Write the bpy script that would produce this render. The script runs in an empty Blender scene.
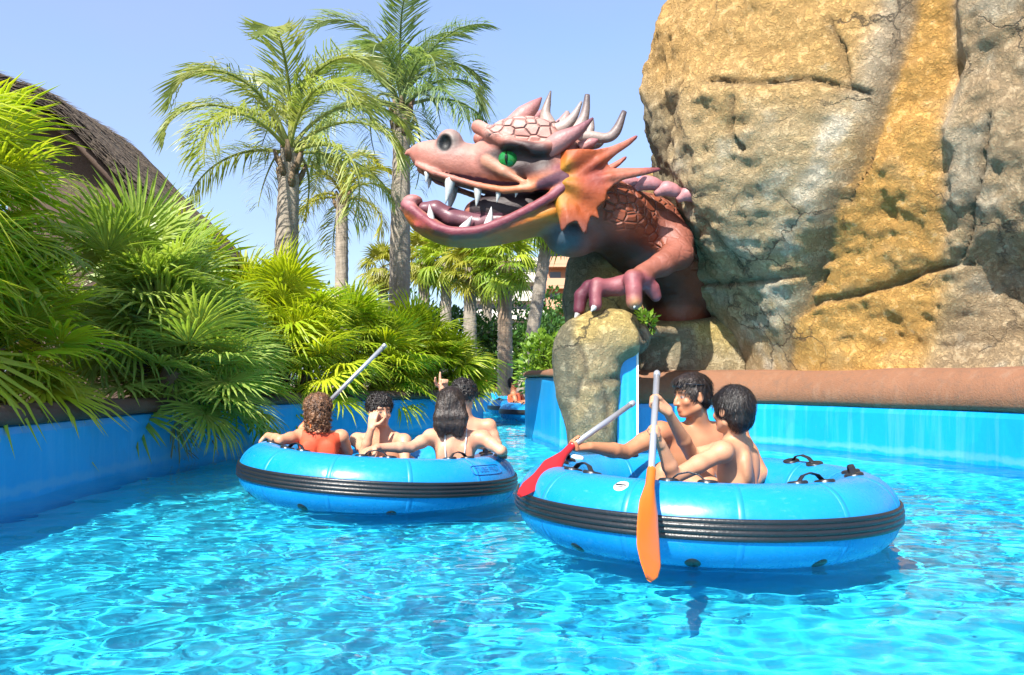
import bpy, bmesh, math, random
import numpy as np
from mathutils import Vector, Matrix, noise, geometry

# ------------------------------------------------------------------ camera, sky, sun, exposure
scene = bpy.context.scene
COL = scene.collection
R = math.radians
FPX, U0, V0, CAMH = 850.0, 512.0, 380.0, 0.80     # lens in pixels, horizon row, eye height over the water

cam_d = bpy.data.cameras.new('camera')
cam_d.sensor_width = 36.0
cam_d.lens = FPX / 1024.0 * 36.0
cam_d.shift_y = (V0 - 337.5) / 1024.0
cam_d.clip_start = 0.05
cam_d.clip_end = 4000.0
cam = bpy.data.objects.new('camera', cam_d)
cam.location = (0, 0, CAMH)
cam.rotation_euler = (R(90), 0, 0)
COL.objects.link(cam)
scene.camera = cam

SUN = Vector((-0.30, -0.63, 0.72)).normalized()    # towards the sun
sun_d = bpy.data.lights.new('sun', 'SUN')
sun_d.energy = 5.0
sun_d.angle = R(0.53)
sun_d.color = (1.0, 0.95, 0.86)
sun = bpy.data.objects.new('sun', sun_d)
sun.rotation_euler = SUN.to_track_quat('Z', 'Y').to_euler()
COL.objects.link(sun)
sun_d.cycles.is_caustics_light = True

world = bpy.data.worlds.new('World')
scene.world = world
world.use_nodes = True
wn, wl = world.node_tree.nodes, world.node_tree.links
wn.clear()
w_out = wn.new('ShaderNodeOutputWorld')
w_bg = wn.new('ShaderNodeBackground')
w_sky = wn.new('ShaderNodeTexSky')
w_sky.sky_type = 'NISHITA'
w_sky.sun_disc = False
w_sky.sun_elevation = math.asin(SUN.z)
w_sky.sun_rotation = math.atan2(SUN.x, SUN.y)
w_sky.air_density = 1.0
w_sky.dust_density = 1.7
w_sky.ozone_density = 4.2
# thin summer cloud veil: soft noise stretched along the horizon, over the whole dome
w_tc = wn.new('ShaderNodeTexCoord')
w_map = wn.new('ShaderNodeMapping')
w_map.inputs['Scale'].default_value = (1.5, 1.5, 3.2)
w_map.inputs['Location'].default_value = (0.35, 0.2, 0.1)
w_n = wn.new('ShaderNodeTexNoise')
w_n.inputs['Scale'].default_value = 2.1
w_n.inputs['Detail'].default_value = 7
w_n.inputs['Roughness'].default_value = 0.52
w_r = wn.new('ShaderNodeValToRGB')
w_r.color_ramp.elements[0].position = 0.30
w_r.color_ramp.elements[0].color = (0.25, 0.25, 0.25, 1)
w_r.color_ramp.elements[1].position = 0.82
w_r.color_ramp.elements[1].color = (0.60, 0.60, 0.60, 1)
w_mix = wn.new('ShaderNodeMixRGB')
w_mix.inputs['Color2'].default_value = (1.7, 2.05, 3.3, 1)
wl.new(w_tc.outputs['Generated'], w_map.inputs['Vector'])
wl.new(w_map.outputs['Vector'], w_n.inputs['Vector'])
wl.new(w_n.outputs['Fac'], w_r.inputs['Fac'])
wl.new(w_r.outputs['Color'], w_mix.inputs['Fac'])
wl.new(w_sky.outputs['Color'], w_mix.inputs['Color1'])
wl.new(w_mix.outputs['Color'], w_bg.inputs['Color'])
w_bg.inputs['Strength'].default_value = 0.135
wl.new(w_bg.outputs['Background'], w_out.inputs['Surface'])

vs = scene.view_settings
vs.view_transform = 'Standard'
vs.look = 'None'
vs.exposure = 1.18
vs.gamma = 1.0
vs.use_curve_mapping = False
scene.render.engine = 'CYCLES'
cy = scene.cycles
cy.use_denoising = True
cy.denoiser = 'OPENIMAGEDENOISE'
cy.max_bounces = 8
cy.diffuse_bounces = 3
cy.glossy_bounces = 3
cy.transmission_bounces = 6
cy.transparent_max_bounces = 12
cy.caustics_refractive = True
cy.caustics_reflective = False
cy.sample_clamp_indirect = 6.0
cy.blur_glossy = 0.5
# ------------------------------------------------------------------ helpers
def PX(u, v, Y):
    """point at depth Y that the lens sees at pixel (u, v): used once to lay things out in metres"""
    return Vector(((u - U0) * Y / FPX, Y, CAMH - (v - V0) * Y / FPX))

def tag(o, label=None, cat=None, group=None, kind=None):
    if label: o['label'] = label
    if cat: o['category'] = cat
    if group: o['group'] = group
    if kind: o['kind'] = kind
    return o

def link(o, parent=None):
    COL.objects.link(o)
    if parent is not None: o.parent = parent
    return o

def empty(name, loc=(0, 0, 0), rot=(0, 0, 0), parent=None):
    o = bpy.data.objects.new(name, None)
    o.location = loc
    o.rotation_euler = rot
    o.empty_display_size = 0.1
    return link(o, parent)

def mesh(name, verts, faces, mat=None, smooth=True):
    me = bpy.data.meshes.new(name)
    me.from_pydata([tuple(v) for v in verts], [], [tuple(f) for f in faces])
    if smooth: me.polygons.foreach_set('use_smooth', [True] * len(me.polygons))
    if mat is not None: me.materials.append(mat)
    me.update()
    return me

def obj(name, me, parent=None, loc=None, rot=None):
    o = bpy.data.objects.new(name, me)
    if loc is not None: o.location = loc
    if rot is not None: o.rotation_euler = rot
    return link(o, parent)

def copy_tree(o, parent=None):
    c = o.copy()
    COL.objects.link(c)
    c.parent = parent
    for ch in list(o.children): copy_tree(ch, c)
    return c

class MB:
    """collects vertices and faces of ONE piece"""
    def __init__(s): s.v, s.f = [], []
    def add(s, verts, faces):
        n = len(s.v)
        s.v += [tuple(v) for v in verts]
        s.f += [tuple(i + n for i in f) for f in faces]
        return s
    def box(s, lo, hi):
        x0, y0, z0 = lo; x1, y1, z1 = hi
        return s.add([(x0,y0,z0),(x1,y0,z0),(x1,y1,z0),(x0,y1,z0),(x0,y0,z1),(x1,y0,z1),(x1,y1,z1),(x0,y1,z1)],
                     [(0,3,2,1),(4,5,6,7),(0,1,5,4),(1,2,6,5),(2,3,7,6),(3,0,4,7)])
    def tube(s, pts, rad, n=8, cap=True, closed=False, flat=1.0):
        pts = [Vector(p) for p in pts]
        m = len(pts)
        rad = rad if hasattr(rad, '__len__') else [rad] * m
        rings, up = [], None
        for i, p in enumerate(pts):
            a = pts[(i - 1) % m] if (i > 0 or closed) else p
            b = pts[(i + 1) % m] if (i < m - 1 or closed) else p
            t = (b - a)
            t = t.normalized() if t.length > 1e-9 else Vector((0, 0, 1))
            if up is None:
                up = Vector((0, 0, 1)) if abs(t.z) < 0.9 else Vector((1, 0, 0))
            x = up.cross(t)
            if x.length < 1e-6: x = Vector((1, 0, 0)).cross(t)
            x.normalize()
            y = t.cross(x).normalized()
            up = y
            rings.append([p + (x * math.cos(2*math.pi*k/n) + y * flat * math.sin(2*math.pi*k/n)) * rad[i] for k in range(n)])
        V = [q for r in rings for q in r]
        F = []
        for i in range(m if closed else m - 1):
            j = (i + 1) % m
            for k in range(n):
                F.append((i*n + k, i*n + (k+1) % n, j*n + (k+1) % n, j*n + k))
        if cap and not closed:
            F.append(tuple(reversed(range(n))))
            F.append(tuple((m-1)*n + k for k in range(n)))
        return s.add(V, F)
    def lathe(s, prof, n=24, center=(0, 0, 0)):
        V, F = [], []
        for (r, z) in prof:
            for k in range(n):
                a = 2*math.pi*k/n
                V.append((center[0] + r*math.cos(a), center[1] + r*math.sin(a), center[2] + z))
        for i in range(len(prof) - 1):
            for k in range(n):
                F.append((i*n + k, i*n + (k+1) % n, (i+1)*n + (k+1) % n, (i+1)*n + k))
        return s.add(V, F)
    def build(s, name, mat=None, parent=None, smooth=True, loc=None, rot=None):
        return obj(name, mesh(name, s.v, s.f, mat, smooth), parent, loc, rot)
    def mesh(s, name, mat=None, smooth=True):
        return mesh(name, s.v, s.f, mat, smooth)

def fbm(p, o=4, h=0.9, lac=2.0):
    return noise.fractal(p, h, lac, o)

def spline(pts, n):
    """Catmull-Rom through pts, n samples"""
    P = [np.array(p, float) for p in pts]
    P = [2*P[0] - P[1]] + P + [2*P[-1] - P[-2]]
    m = len(P) - 3
    out = []
    for i in range(n):
        t = i / (n - 1) * m
        k = min(int(t), m - 1)
        t -= k
        a, b, c, d = P[k:k+4]
        out.append(0.5*((2*b) + (c - a)*t + (2*a - 5*b + 4*c - d)*t*t + (3*b - a - 3*c + d)*t**3))
    return out

# ---- implicit sculpting: smooth unions of primitives on a grid, meshed with surface nets
class Sculpt:
    def __init__(s, lo, hi, h):
        s.lo = np.array(lo, float); s.h = h
        s.n = np.ceil((np.array(hi, float) - s.lo) / h).astype(int) + 1
        s.g = np.full(tuple(s.n), 9.0*h*4, np.float32)
    def _win(s, lo, hi):
        a = np.clip(np.floor((np.array(lo) - s.lo)/s.h).astype(int), 0, s.n)
        b = np.clip(np.ceil((np.array(hi) - s.lo)/s.h).astype(int) + 1, 0, s.n)
        if (b <= a).any(): return None, None
        ax = [s.lo[i] + s.h*np.arange(a[i], b[i]) for i in range(3)]
        return tuple(slice(a[i], b[i]) for i in range(3)), np.meshgrid(*ax, indexing='ij')
    def put(s, sl, d, k, sub=False):
        g = s.g[sl]
        if sub:
            d = -d
            hh = np.clip(0.5 - 0.5*(g - d)/k, 0, 1) if k > 0 else None
            s.g[sl] = np.maximum(g, d) if k <= 0 else g*(1-hh) + d*hh + k*hh*(1-hh)
            return
        if k <= 0: s.g[sl] = np.minimum(g, d); return
        hh = np.clip(0.5 + 0.5*(g - d)/k, 0, 1)
        s.g[sl] = g*(1-hh) + d*hh - k*hh*(1-hh)
    def cap(s, a, b, ra, rb=None, k=0.02, sub=False):
        rb = ra if rb is None else rb
        a = np.array(a, float); b = np.array(b, float)
        m = max(ra, rb) + k + 3*s.h
        sl, G = s._win(np.minimum(a, b) - m, np.maximum(a, b) + m)
        if sl is None: return s
        ab = b - a; L = max(float(ab @ ab), 1e-12)
        t = np.clip(((G[0]-a[0])*ab[0] + (G[1]-a[1])*ab[1] + (G[2]-a[2])*ab[2])/L, 0, 1)
        d = np.sqrt((G[0]-a[0]-t*ab[0])**2 + (G[1]-a[1]-t*ab[1])**2 + (G[2]-a[2]-t*ab[2])**2) - (ra + (rb-ra)*t)
        s.put(sl, d.astype(np.float32), k, sub)
        return s
    def chain(s, pts, rad, k=0.02, sub=False):
        for i in range(len(pts)-1): s.cap(pts[i], pts[i+1], rad[i], rad[i+1], k, sub)
        return s
    def ell(s, c, r, k=0.02, rot=None, sub=False):
        c = np.array(c, float); r = np.array(r, float)
        m = r.max() + k + 3*s.h
        sl, G = s._win(c - m, c + m)
        if sl is None: return s
        q = [G[i]-c[i] for i in range(3)]
        if rot is not None:
            M = np.array(rot.to_matrix().transposed())
            q = [M[i, 0]*q[0] + M[i, 1]*q[1] + M[i, 2]*q[2] for i in range(3)]
        k0 = np.sqrt(sum((q[i]/r[i])**2 for i in range(3)))
        k1 = np.sqrt(sum((q[i]/r[i]**2)**2 for i in range(3))) + 1e-9
        d = np.where(k0 < 1e-3, -r.min(), k0*(k0-1)/k1)
        s.put(sl, d.astype(np.float32), k, sub)
        return s
    def field(s, lo, hi, fn, k=0.02, sub=False):
        sl, G = s._win(lo, hi)
        if sl is not None: s.put(sl, fn(*G).astype(np.float32), k, sub)
        return s
    def surface(s):
        g = s.g.copy()
        for ax in range(3):                              # keep it closed at the grid border
            ix = [slice(None)]*3
            for e in (0, -1):
                ix[ax] = e; g[tuple(ix)] = np.maximum(g[tuple(ix)], 0.5*s.h)
        ins = g < 0
        n = g.shape
        acc = np.zeros((n[0]-1, n[1]-1, n[2]-1, 3), np.float32)
        cnt = np.zeros((n[0]-1, n[1]-1, n[2]-1), np.float32)
        c = [(i, j, k) for i in (0, 1) for j in (0, 1) for k in (0, 1)]
        def sub(A, o): return A[o[0]:n[0]-1+o[0], o[1]:n[1]-1+o[1], o[2]:n[2]-1+o[2]]
        for a in c:
            for ax in range(3):
                if a[ax]: continue
                b = list(a); b[ax] = 1
                ga, gb = sub(g, a), sub(g, b)
                cr = sub(ins, a) != sub(ins, b)
                t = np.where(cr, ga/(ga-gb+1e-12*(ga == gb)), 0)
                for q in range(3):
                    acc[..., q] += np.where(cr, a[q] + (t if q == ax else 0), 0)
                cnt += cr
        act = cnt > 0
        idx = np.full(cnt.shape, -1, np.int64)
        idx[act] = np.arange(int(act.sum()))
        ijk = np.argwhere(act)
        V = s.lo + s.h*(ijk + acc[act]/cnt[act][:, None])
        F = []
        for ax in range(3):
            o1, o2 = (ax+1) % 3, (ax+2) % 3
            sa = [slice(1, -1)]*3; sb = [slice(1, -1)]*3
            sa[ax] = slice(0, -1); sb[ax] = slice(1, None)
            A, B = ins[tuple(sa)], ins[tuple(sb)]
            for flip, m in ((False, A & ~B), (True, ~A & B)):
                p = np.argwhere(m)
                off = np.ones(3, int); off[ax] = 0
                p = p + off
                q = []
                for d1, d2 in ((0, 0), (1, 0), (1, 1), (0, 1)):
                    z = p.copy(); z[:, o1] -= d1; z[:, o2] -= d2
                    q.append(idx[z[:, 0], z[:, 1], z[:, 2]])
                q = np.stack(q, 1)
                F.append(q if not flip else q[:, ::-1])
        F = np.concatenate(F)
        F = F[(F >= 0).all(1)]
        return V, F

def np_mesh(name, V, F, mat, col=None, relax=0):
    V = np.asarray(V, float)
    if relax:
        F_ = np.asarray(F)
        for it in range(relax):
            acc = np.zeros_like(V); cnt = np.zeros(len(V))
            for a in range(4):
                for b in ((a+1) % 4, (a+3) % 4):
                    np.add.at(acc, F_[:, a], V[F_[:, b]]); np.add.at(cnt, F_[:, a], 1)
            V = V*0.45 + 0.55*acc/np.maximum(cnt, 1)[:, None]
    me = bpy.data.meshes.new(name)
    me.vertices.add(len(V)); me.vertices.foreach_set('co', V.astype(np.float32).ravel())
    F = np.asarray(F); k = F.shape[1]
    me.loops.add(F.size); me.loops.foreach_set('vertex_index', F.ravel().astype(np.int32))
    me.polygons.add(len(F))
    me.polygons.foreach_set('loop_start', np.arange(0, F.size, k, dtype=np.int32))
    me.polygons.foreach_set('use_smooth', [True]*len(F))
    me.update(calc_edges=True)
    me.validate()
    if mat is not None: me.materials.append(mat)
    if col is not None: set_col(me, col(V) if callable(col) else col)
    return me

def set_col(me, C, name='Col'):
    C = np.asarray(C, np.float32)
    if C.shape[1] == 3: C = np.concatenate([C, np.ones((len(C), 1), np.float32)], 1)
    a = me.color_attributes.new(name, 'FLOAT_COLOR', 'POINT')
    a.data.foreach_set('color', C.ravel())

# ------------------------------------------------------------------ materials
def srgb(r, g, b):
    f = lambda c: (c/255/12.92 if c/255 <= 0.04045 else ((c/255 + 0.055)/1.055)**2.4)
    return (f(r), f(g), f(b), 1.0)

class NT:
    """small node-tree writer"""
    def __init__(s, name):
        s.m = bpy.data.materials.new(name); s.m.use_nodes = True
        s.t = s.m.node_tree; s.t.nodes.clear()
        s.out = s.t.nodes.new('ShaderNodeOutputMaterial')
    def n(s, typ, inp=None, **props):
        nd = s.t.nodes.new('ShaderNode' + typ)
        for k, v in props.items(): setattr(nd, k, v)
        for k, v in (inp or {}).items():
            if isinstance(v, bpy.types.NodeSocket): s.t.links.new(v, nd.inputs[k])
            else: nd.inputs[k].default_value = v
        return nd
    def coord(s, kind='Object', scale=(1, 1, 1), loc=(0, 0, 0), rot=(0, 0, 0)):
        tc = s.n('TexCoord')
        return s.n('Mapping', {'Vector': tc.outputs[kind], 'Scale': scale, 'Location': loc, 'Rotation': rot}).outputs[0]
    def noise(s, vec, scale, detail=4, rough=0.55, dist=0.0):
        return s.n('TexNoise', {'Vector': vec, 'Scale': scale, 'Detail': detail, 'Roughness': rough, 'Distortion': dist}).outputs['Fac']
    def ramp(s, fac, stops, interp='LINEAR'):
        r = s.n('ValToRGB', {'Fac': fac}); cr = r.color_ramp; cr.interpolation = interp
        while len(cr.elements) > 1: cr.elements.remove(cr.elements[0])
        for i, (p, c) in enumerate(stops):
            e = cr.elements[0] if i == 0 else cr.elements.new(p)
            e.position = p
            e.color = c if hasattr(c, '__len__') else (c, c, c, 1)
        return r.outputs['Color']
    def mix(s, fac, a, b, mode='MIX'):
        return s.n('MixRGB', {'Fac': fac, 'Color1': a, 'Color2': b}, blend_type=mode).outputs[0]
    def math(s, op, a, b=0.0, clamp=False):
        return s.n('Math', {0: a, 1: b}, operation=op, use_clamp=clamp).outputs[0]
    def bump(s, h, strength=0.3, dist=0.02, normal=None):
        i = {'Height': h, 'Strength': strength, 'Distance': dist}
        if normal is not None: i['Normal'] = normal
        return s.n('Bump', i).outputs[0]
    def pbr(s, color, rough=0.6, normal=None, **kw):
        i = {'Base Color': color, 'Roughness': rough}
        if normal is not None: i['Normal'] = normal
        i.update(kw)
        b = s.n('BsdfPrincipled', i)
        s.t.links.new(b.outputs[0], s.out.inputs['Surface'])
        return s.m

def simple(name, c, rough=0.6, var=0.12, scale=6.0, bump=0.0, bscale=60.0, **kw):
    t = NT(name)
    v = t.coord()
    f = t.noise(v, scale, 5)
    lo = tuple(x*(1-var) for x in c[:3]) + (1,); hi = tuple(min(1, x*(1+var)) for x in c[:3]) + (1,)
    col = t.mix(f, lo, hi)
    nrm = t.bump(t.noise(v, bscale, 3), bump, 0.01) if bump else None
    return t.pbr(col, rough, nrm, **kw)
# ------------------------------------------------------------------ pool: floor, water, walls, ground
def pool_blue(name, c, wet=0.35):
    t = NT(name)
    v = t.coord()
    a = t.noise(v, 1.3, 5, 0.6)
    st = t.noise(t.coord(scale=(9, 9, 0.5)), 1.0, 4, 0.6)
    lo = tuple(x*0.80 for x in c[:3]) + (1,); hi = tuple(min(1, x*1.12) for x in c[:3]) + (1,)
    col = t.mix(a, lo, hi)
    col = t.mix(t.math('MULTIPLY', t.ramp(st, [(0.5, 0), (0.8, 1)]), 0.12), col, (0.55, 0.75, 0.85, 1))
    # lime line and grime left by the moving water level, and patched repaints
    sep = t.n('SeparateXYZ', {'Vector': t.n('NewGeometry').outputs['Position']}).outputs['Z']
    lv = t.math('ADD', sep, t.math('MULTIPLY', t.noise(v, 7, 5), 0.10))
    line = t.ramp(lv, [(0.0, 0), (0.07, 0.0), (0.095, 0.55), (0.125, 0.5), (0.16, 0.0)])
    col = t.mix(t.math('MULTIPLY', line, 0.38), col, (0.30, 0.48, 0.55, 1))
    patch = t.ramp(t.noise(t.coord(loc=(3, 1, 2)), 0.8, 3, 0.5, 1.2), [(0.52, 0), (0.535, 0.22)])
    col = t.mix(patch, col, tuple(x*0.72 for x in c[:3]) + (1,))
    chip = t.ramp(t.noise(v, 34, 5, 0.7), [(0.70, 0), (0.73, 0.5)])
    col = t.mix(chip, col, (0.30, 0.42, 0.48, 1))
    return t.pbr(col, wet, t.bump(t.noise(v, 22, 4), 0.18, 0.012))
M_BLUE = pool_blue('pool_paint', (0.006, 0.29, 0.66))
M_FLOOR = pool_blue('pool_floor_paint', (0.02, 0.66, 0.95), 0.6)

def water_material():
    t = NT('water')
    ior = 1.33
    refr = t.n('BsdfRefraction', {'Color': (0.97, 1.0, 1.0, 1), 'Roughness': 0.0, 'IOR': ior})
    gl = t.n('BsdfGlossy', {'Color': (1, 1, 1, 1), 'Roughness': 0.04})
    v = t.coord(scale=(1, 1, 1))
    fr = t.n("Fresnel", {"IOR": 1.13})
    mx = t.n('MixShader', {0: fr.outputs[0], 1: refr.outputs[0], 2: gl.outputs[0]})
    t.t.links.new(mx.outputs[0], t.out.inputs['Surface'])
    return t.m
M_WATER = water_material()

def terracotta():
    t = NT('terracotta_concrete'); v = t.coord()
    a = t.noise(v, 1.7, 6, 0.65); b_ = t.noise(v, 11, 6, 0.7); st = t.noise(t.coord(scale=(7, 7, 1.2)), 1.0, 4, 0.6)
    col = t.mix(a, (0.14, 0.062, 0.032, 1), (0.27, 0.125, 0.066, 1))
    col = t.mix(t.ramp(b_, [(0.50, 0), (0.68, 0.6)]), col, (0.13, 0.075, 0.05, 1))
    col = t.mix(t.ramp(st, [(0.55, 0), (0.78, 0.5)]), col, (0.28, 0.17, 0.11, 1))
    return t.pbr(col, 0.88, t.bump(t.math('ADD', b_, t.noise(v, 60, 4)), 0.6, 0.015))
M_TERRA = terracotta()
M_DARKCOP = simple('weathered_brown_concrete', (0.085, 0.052, 0.036), 0.9, 0.35, 4.0, 0.6, 40)
M_GROUND = simple('dry_soil', (0.16, 0.12, 0.08), 0.95, 0.35, 1.5, 0.6, 25)

LEFT = [(-3.3,-3.0),(-3.3,4.0),(-3.3,8.0),(-3.2,9.3),(-2.85,10.6),(-2.3,12.0),(-1.7,13.2),(-1.1,14.2),(-0.62,15.0),(-0.55,15.7),(-1.0,16.6),(-2.4,18.2),(-4.5,20.0)]
FAR = [(-4.5,23.6),(0.0,22.6),(4.5,22.0),(7.0,21.0)]
ISLE = [(7.0,18.0),(3.0,17.0),(1.0,15.6),(0.35,14.0),(0.20,13.0),(0.38,11.5),(0.58,10.0)]
PIER = [(0.58,10.0),(1.22,10.05),(1.46,10.05),(1.50,10.95)]
RIGHT = [(1.50,10.95),(2.3,10.95),(3.1,10.55),(3.9,9.3),(4.6,7.7),(5.25,5.0),(5.5,2.0),(5.5,-3.0)]
OUTLINE = LEFT + FAR + ISLE[:-1] + PIER[:-1] + RIGHT

def resample(pl, step, smooth=True):
    P = [np.array(p, float) for p in pl]
    if smooth and len(P) > 2: P = spline(P, 30*len(P))
    d = [0.0]
    for a, b in zip(P, P[1:]): d.append(d[-1] + float(np.linalg.norm(b-a)))
    n = max(2, int(d[-1]/step) + 1)
    xs = np.linspace(0, d[-1], n)
    A = np.array(P)
    return np.stack([np.interp(xs, d, A[:, 0]), np.interp(xs, d, A[:, 1])], 1)

def wall_sweep(pl, prof, step=0.25, smooth=True, wob=0.0, seed=0.0):
    """prof: closed list of (outward offset, z); the water lies to the right of the running direction of LEFT..."""
    P = resample(pl, step, smooth)
    T = np.gradient(P, axis=0)
    T /= np.linalg.norm(T, axis=1)[:, None]
    Nn = np.stack([-T[:, 1], T[:, 0]], 1)              # left of the direction = away from the water
    m = len(prof)
    V, F = [], []
    for i in range(len(P)):
        for j, (o, z) in enumerate(prof):
            w = wob*noise.noise(Vector((P[i][0]*1.3+seed, P[i][1]*1.3, j*0.7))) if wob else 0
            w2 = wob*noise.noise(Vector((P[i][0]*1.3+seed+9, P[i][1]*1.3, j*0.7))) if wob else 0
            V.append((P[i][0] + Nn[i][0]*(o+w), P[i][1] + Nn[i][1]*(o+w), z + w2))
    for i in range(len(P)-1):
        for j in range(m):
            a, b = i*m + j, i*m + (j+1) % m
            F.append((a, b, b+m, a+m))
    F.append(tuple(reversed(range(m)))); F.append(tuple((len(P)-1)*m + j for j in range(m)))
    return V, F

def pool_wall(name, pl, h, label, coping, cmat, smooth=True, cname='coping'):
    root = empty(name, (0, 0, 0)); tag(root, label, 'pool wall')
    V, F = wall_sweep(pl, [(0, -1.05), (0, h-0.06), (0.012, h-0.012), (0.03, h), (0.30, h), (0.30, -1.05)], smooth=smooth)
    o = obj('wall_face', mesh('wall_face', V, F, M_BLUE, False), root)
    o.cycles.is_caustics_receiver = True
    V, F = wall_sweep(pl, coping, 0.12, smooth, 0.012, len(name))
    obj(cname, mesh(cname, V, F, cmat), root)
    return root

def coping_prof(h, t, inn, out):
    return [(inn, h+0.002), (inn-0.012, h+t*0.35), (inn+0.01, h+t*0.75), (inn+0.07, h+t), (out*0.6, h+t*1.05), (out-0.03, h+t*0.9), (out, h+t*0.4), (out, h+0.002)]

pool_wall('pool_wall', LEFT, 0.50, 'shaded blue channel wall below the fan palms, with a dark brown rim', coping_prof(0.50, 0.13, -0.015, 0.42), M_DARKCOP)
pool_wall('pool_wall', FAR, 0.50, 'distant blue channel wall behind the far raft and orange flowers', coping_prof(0.50, 0.10, -0.02, 0.35), M_TERRA)
pool_wall('pool_wall', ISLE, 0.84, 'tall bright blue wall end beside the boulder pedestal, thin terracotta rim', coping_prof(0.84, 0.10, -0.02, 0.45), M_TERRA)
pool_wall('pool_wall', RIGHT, 0.50, 'sunlit blue channel wall under the big rock with a thick terracotta coping',
          [(0.02, 0.502), (-0.035, 0.56), (-0.03, 0.68), (0.03, 0.80), (0.13, 0.895), (0.30, 0.93), (0.55, 0.92), (0.75, 0.80), (0.75, 0.502)], M_TERRA)

# narrow blue pier that stands up beside the boulder
pr = empty('wall_pier', (0, 0, 0)); tag(pr, 'narrow upright blue pier with a white edge between boulder and coping', 'pier')
b = MB(); b.box((0.56, 10.02, -1.05), (1.225, 10.35, 0.80)); o = b.build('low_wall', M_BLUE, pr, False); o.cycles.is_caustics_receiver = True
b = MB(); b.box((1.228, 9.93, -1.05), (1.452, 10.40, 1.14)); o = b.build('post_face', M_BLUE, pr, False); o.cycles.is_caustics_receiver = True
b = MB(); b.box((1.454, 9.925, -1.0), (1.478, 10.40, 1.15)); b.build('white_edge', simple('white_edge_paint', (0.62, 0.66, 0.66), 0.6), pr, False)

# ground: one sheet to the horizon with the pool cut out
def ground():
    P = resample(LEFT, 0.6).tolist() + resample(FAR, 1.0).tolist() + resample(ISLE, 0.6).tolist() + PIER[1:-1] + resample(RIGHT, 0.6).tolist()
    P = [np.array(p) for p in P]
    n = len(P)
    hole = []
    for i in range(n):
        t = P[(i+1) % n] - P[i-1]; t /= (np.linalg.norm(t) + 1e-9)
        hole.append(P[i] + np.array([-t[1], t[0]])*0.16)
    big = [(-1500, -1500), (1500, -1500), (1500, 1500), (-1500, 1500)]
    mid = [(-30, -12), (30, -12), (30, 60), (-30, 60)]
    loops = [[Vector((p[0], p[1], 0)) for p in L] for L in (big, hole)]
    tri = geometry.tessellate_polygon(loops)
    allv = [v for L in loops for v in L]
    V = [(v.x, v.y, 0.46) for v in allv]
    me = mesh('ground', V, [tuple(t) for t in tri], M_GROUND, False)
    bm = bmesh.new(); bm.from_mesh(me)
    bmesh.ops.recalc_face_normals(bm, faces=bm.faces)
    for f in bm.faces:
        if f.normal.z < 0: f.normal_flip()
    bm.to_mesh(me); bm.free()
    return tag(obj('ground', me), kind='structure')
ground()
# the wall across the channel behind the camera
b = MB(); b.box((-3.7, -3.35, -1.05), (5.9, -3.0, 0.5))
tag(b.build('pool_wall', M_BLUE, None, False), 'blue end wall of the channel behind the photographer', 'pool wall')

b = MB(); b.add([(-6, -4, -0.85), (9, -4, -0.85), (9, 25, -0.85), (-6, 25, -0.85)], [(0, 1, 2, 3)])
o = tag(b.build('pool_floor', M_FLOOR, None, False), kind='structure'); o.cycles.is_caustics_receiver = True

def wave(x, y):
    w = 0.6*noise.noise(Vector((x*0.9, y*0.9, 5.1)))
    amp = 0.62 + 0.65*(0.5 + noise.noise(Vector((x*0.45, y*0.35, 9.3))))
    z = 0.018*noise.noise(Vector((x*0.9, y*0.7, 0.3)))
    z += 0.0125*amp*noise.noise(Vector((x*2.1+w, y*2.6, 2.3)))
    z += 0.0068*amp*noise.noise(Vector((x*4.6+w, y*5.8-w, 7.7)))
    z += 0.0046*amp*noise.noise(Vector((x*11.0, y*13.0+w, 3.1)))
    for (cx, cy_) in ((0.985, 4.45), (-0.94, 6.0)):                # ripples the rafts push out
        d = math.hypot(x-cx, y-cy_) - 0.93
        if 0 < d < 1.2: z += 0.0065*math.sin(d*17 + 3*w)*math.exp(-d*3.2)
    return z
def water():
    xs = np.arange(-3.45, 7.2, 0.028)
    ys = np.concatenate([np.arange(-3.15, 1.4, 0.12), np.arange(1.4, 8.0, 0.021), np.arange(8.0, 24, 0.07)])
    nx = len(xs)
    V = np.array([(x, y, wave(x, y)) for y in ys for x in xs])
    i, j = np.meshgrid(np.arange(nx-1), np.arange(len(ys)-1))
    a = (j*nx + i).ravel()
    F = np.stack([a, a+1, a+nx+1, a+nx], 1)
    o = obj('water', np_mesh('water', V, F, M_WATER))
    o.cycles.is_caustics_caster = True
    return tag(o, kind='structure')
water()
# ------------------------------------------------------------------ rocks, thatch, far buildings
def project(V):
    V = np.asarray(V)
    return U0 + V[:, 0]*FPX/V[:, 1], V0 - (V[:, 2]-CAMH)*FPX/V[:, 1]

def dist_poly(u, v, pl):
    """distance of points (u,v) to a polyline"""
    d = np.full(len(u), 1e9)
    for (a, b), (c, e) in zip(pl, pl[1:]):
        L = (c-a)**2 + (e-b)**2
        t = np.clip(((u-a)*(c-a) + (v-b)*(e-b))/L, 0, 1)
        d = np.minimum(d, np.hypot(u-a-t*(c-a), v-b-t*(e-b)))
    return d

def sstep(a, b, x):
    t = np.clip((x-a)/(b-a), 0, 1)
    return t*t*(3-2*t)

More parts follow.
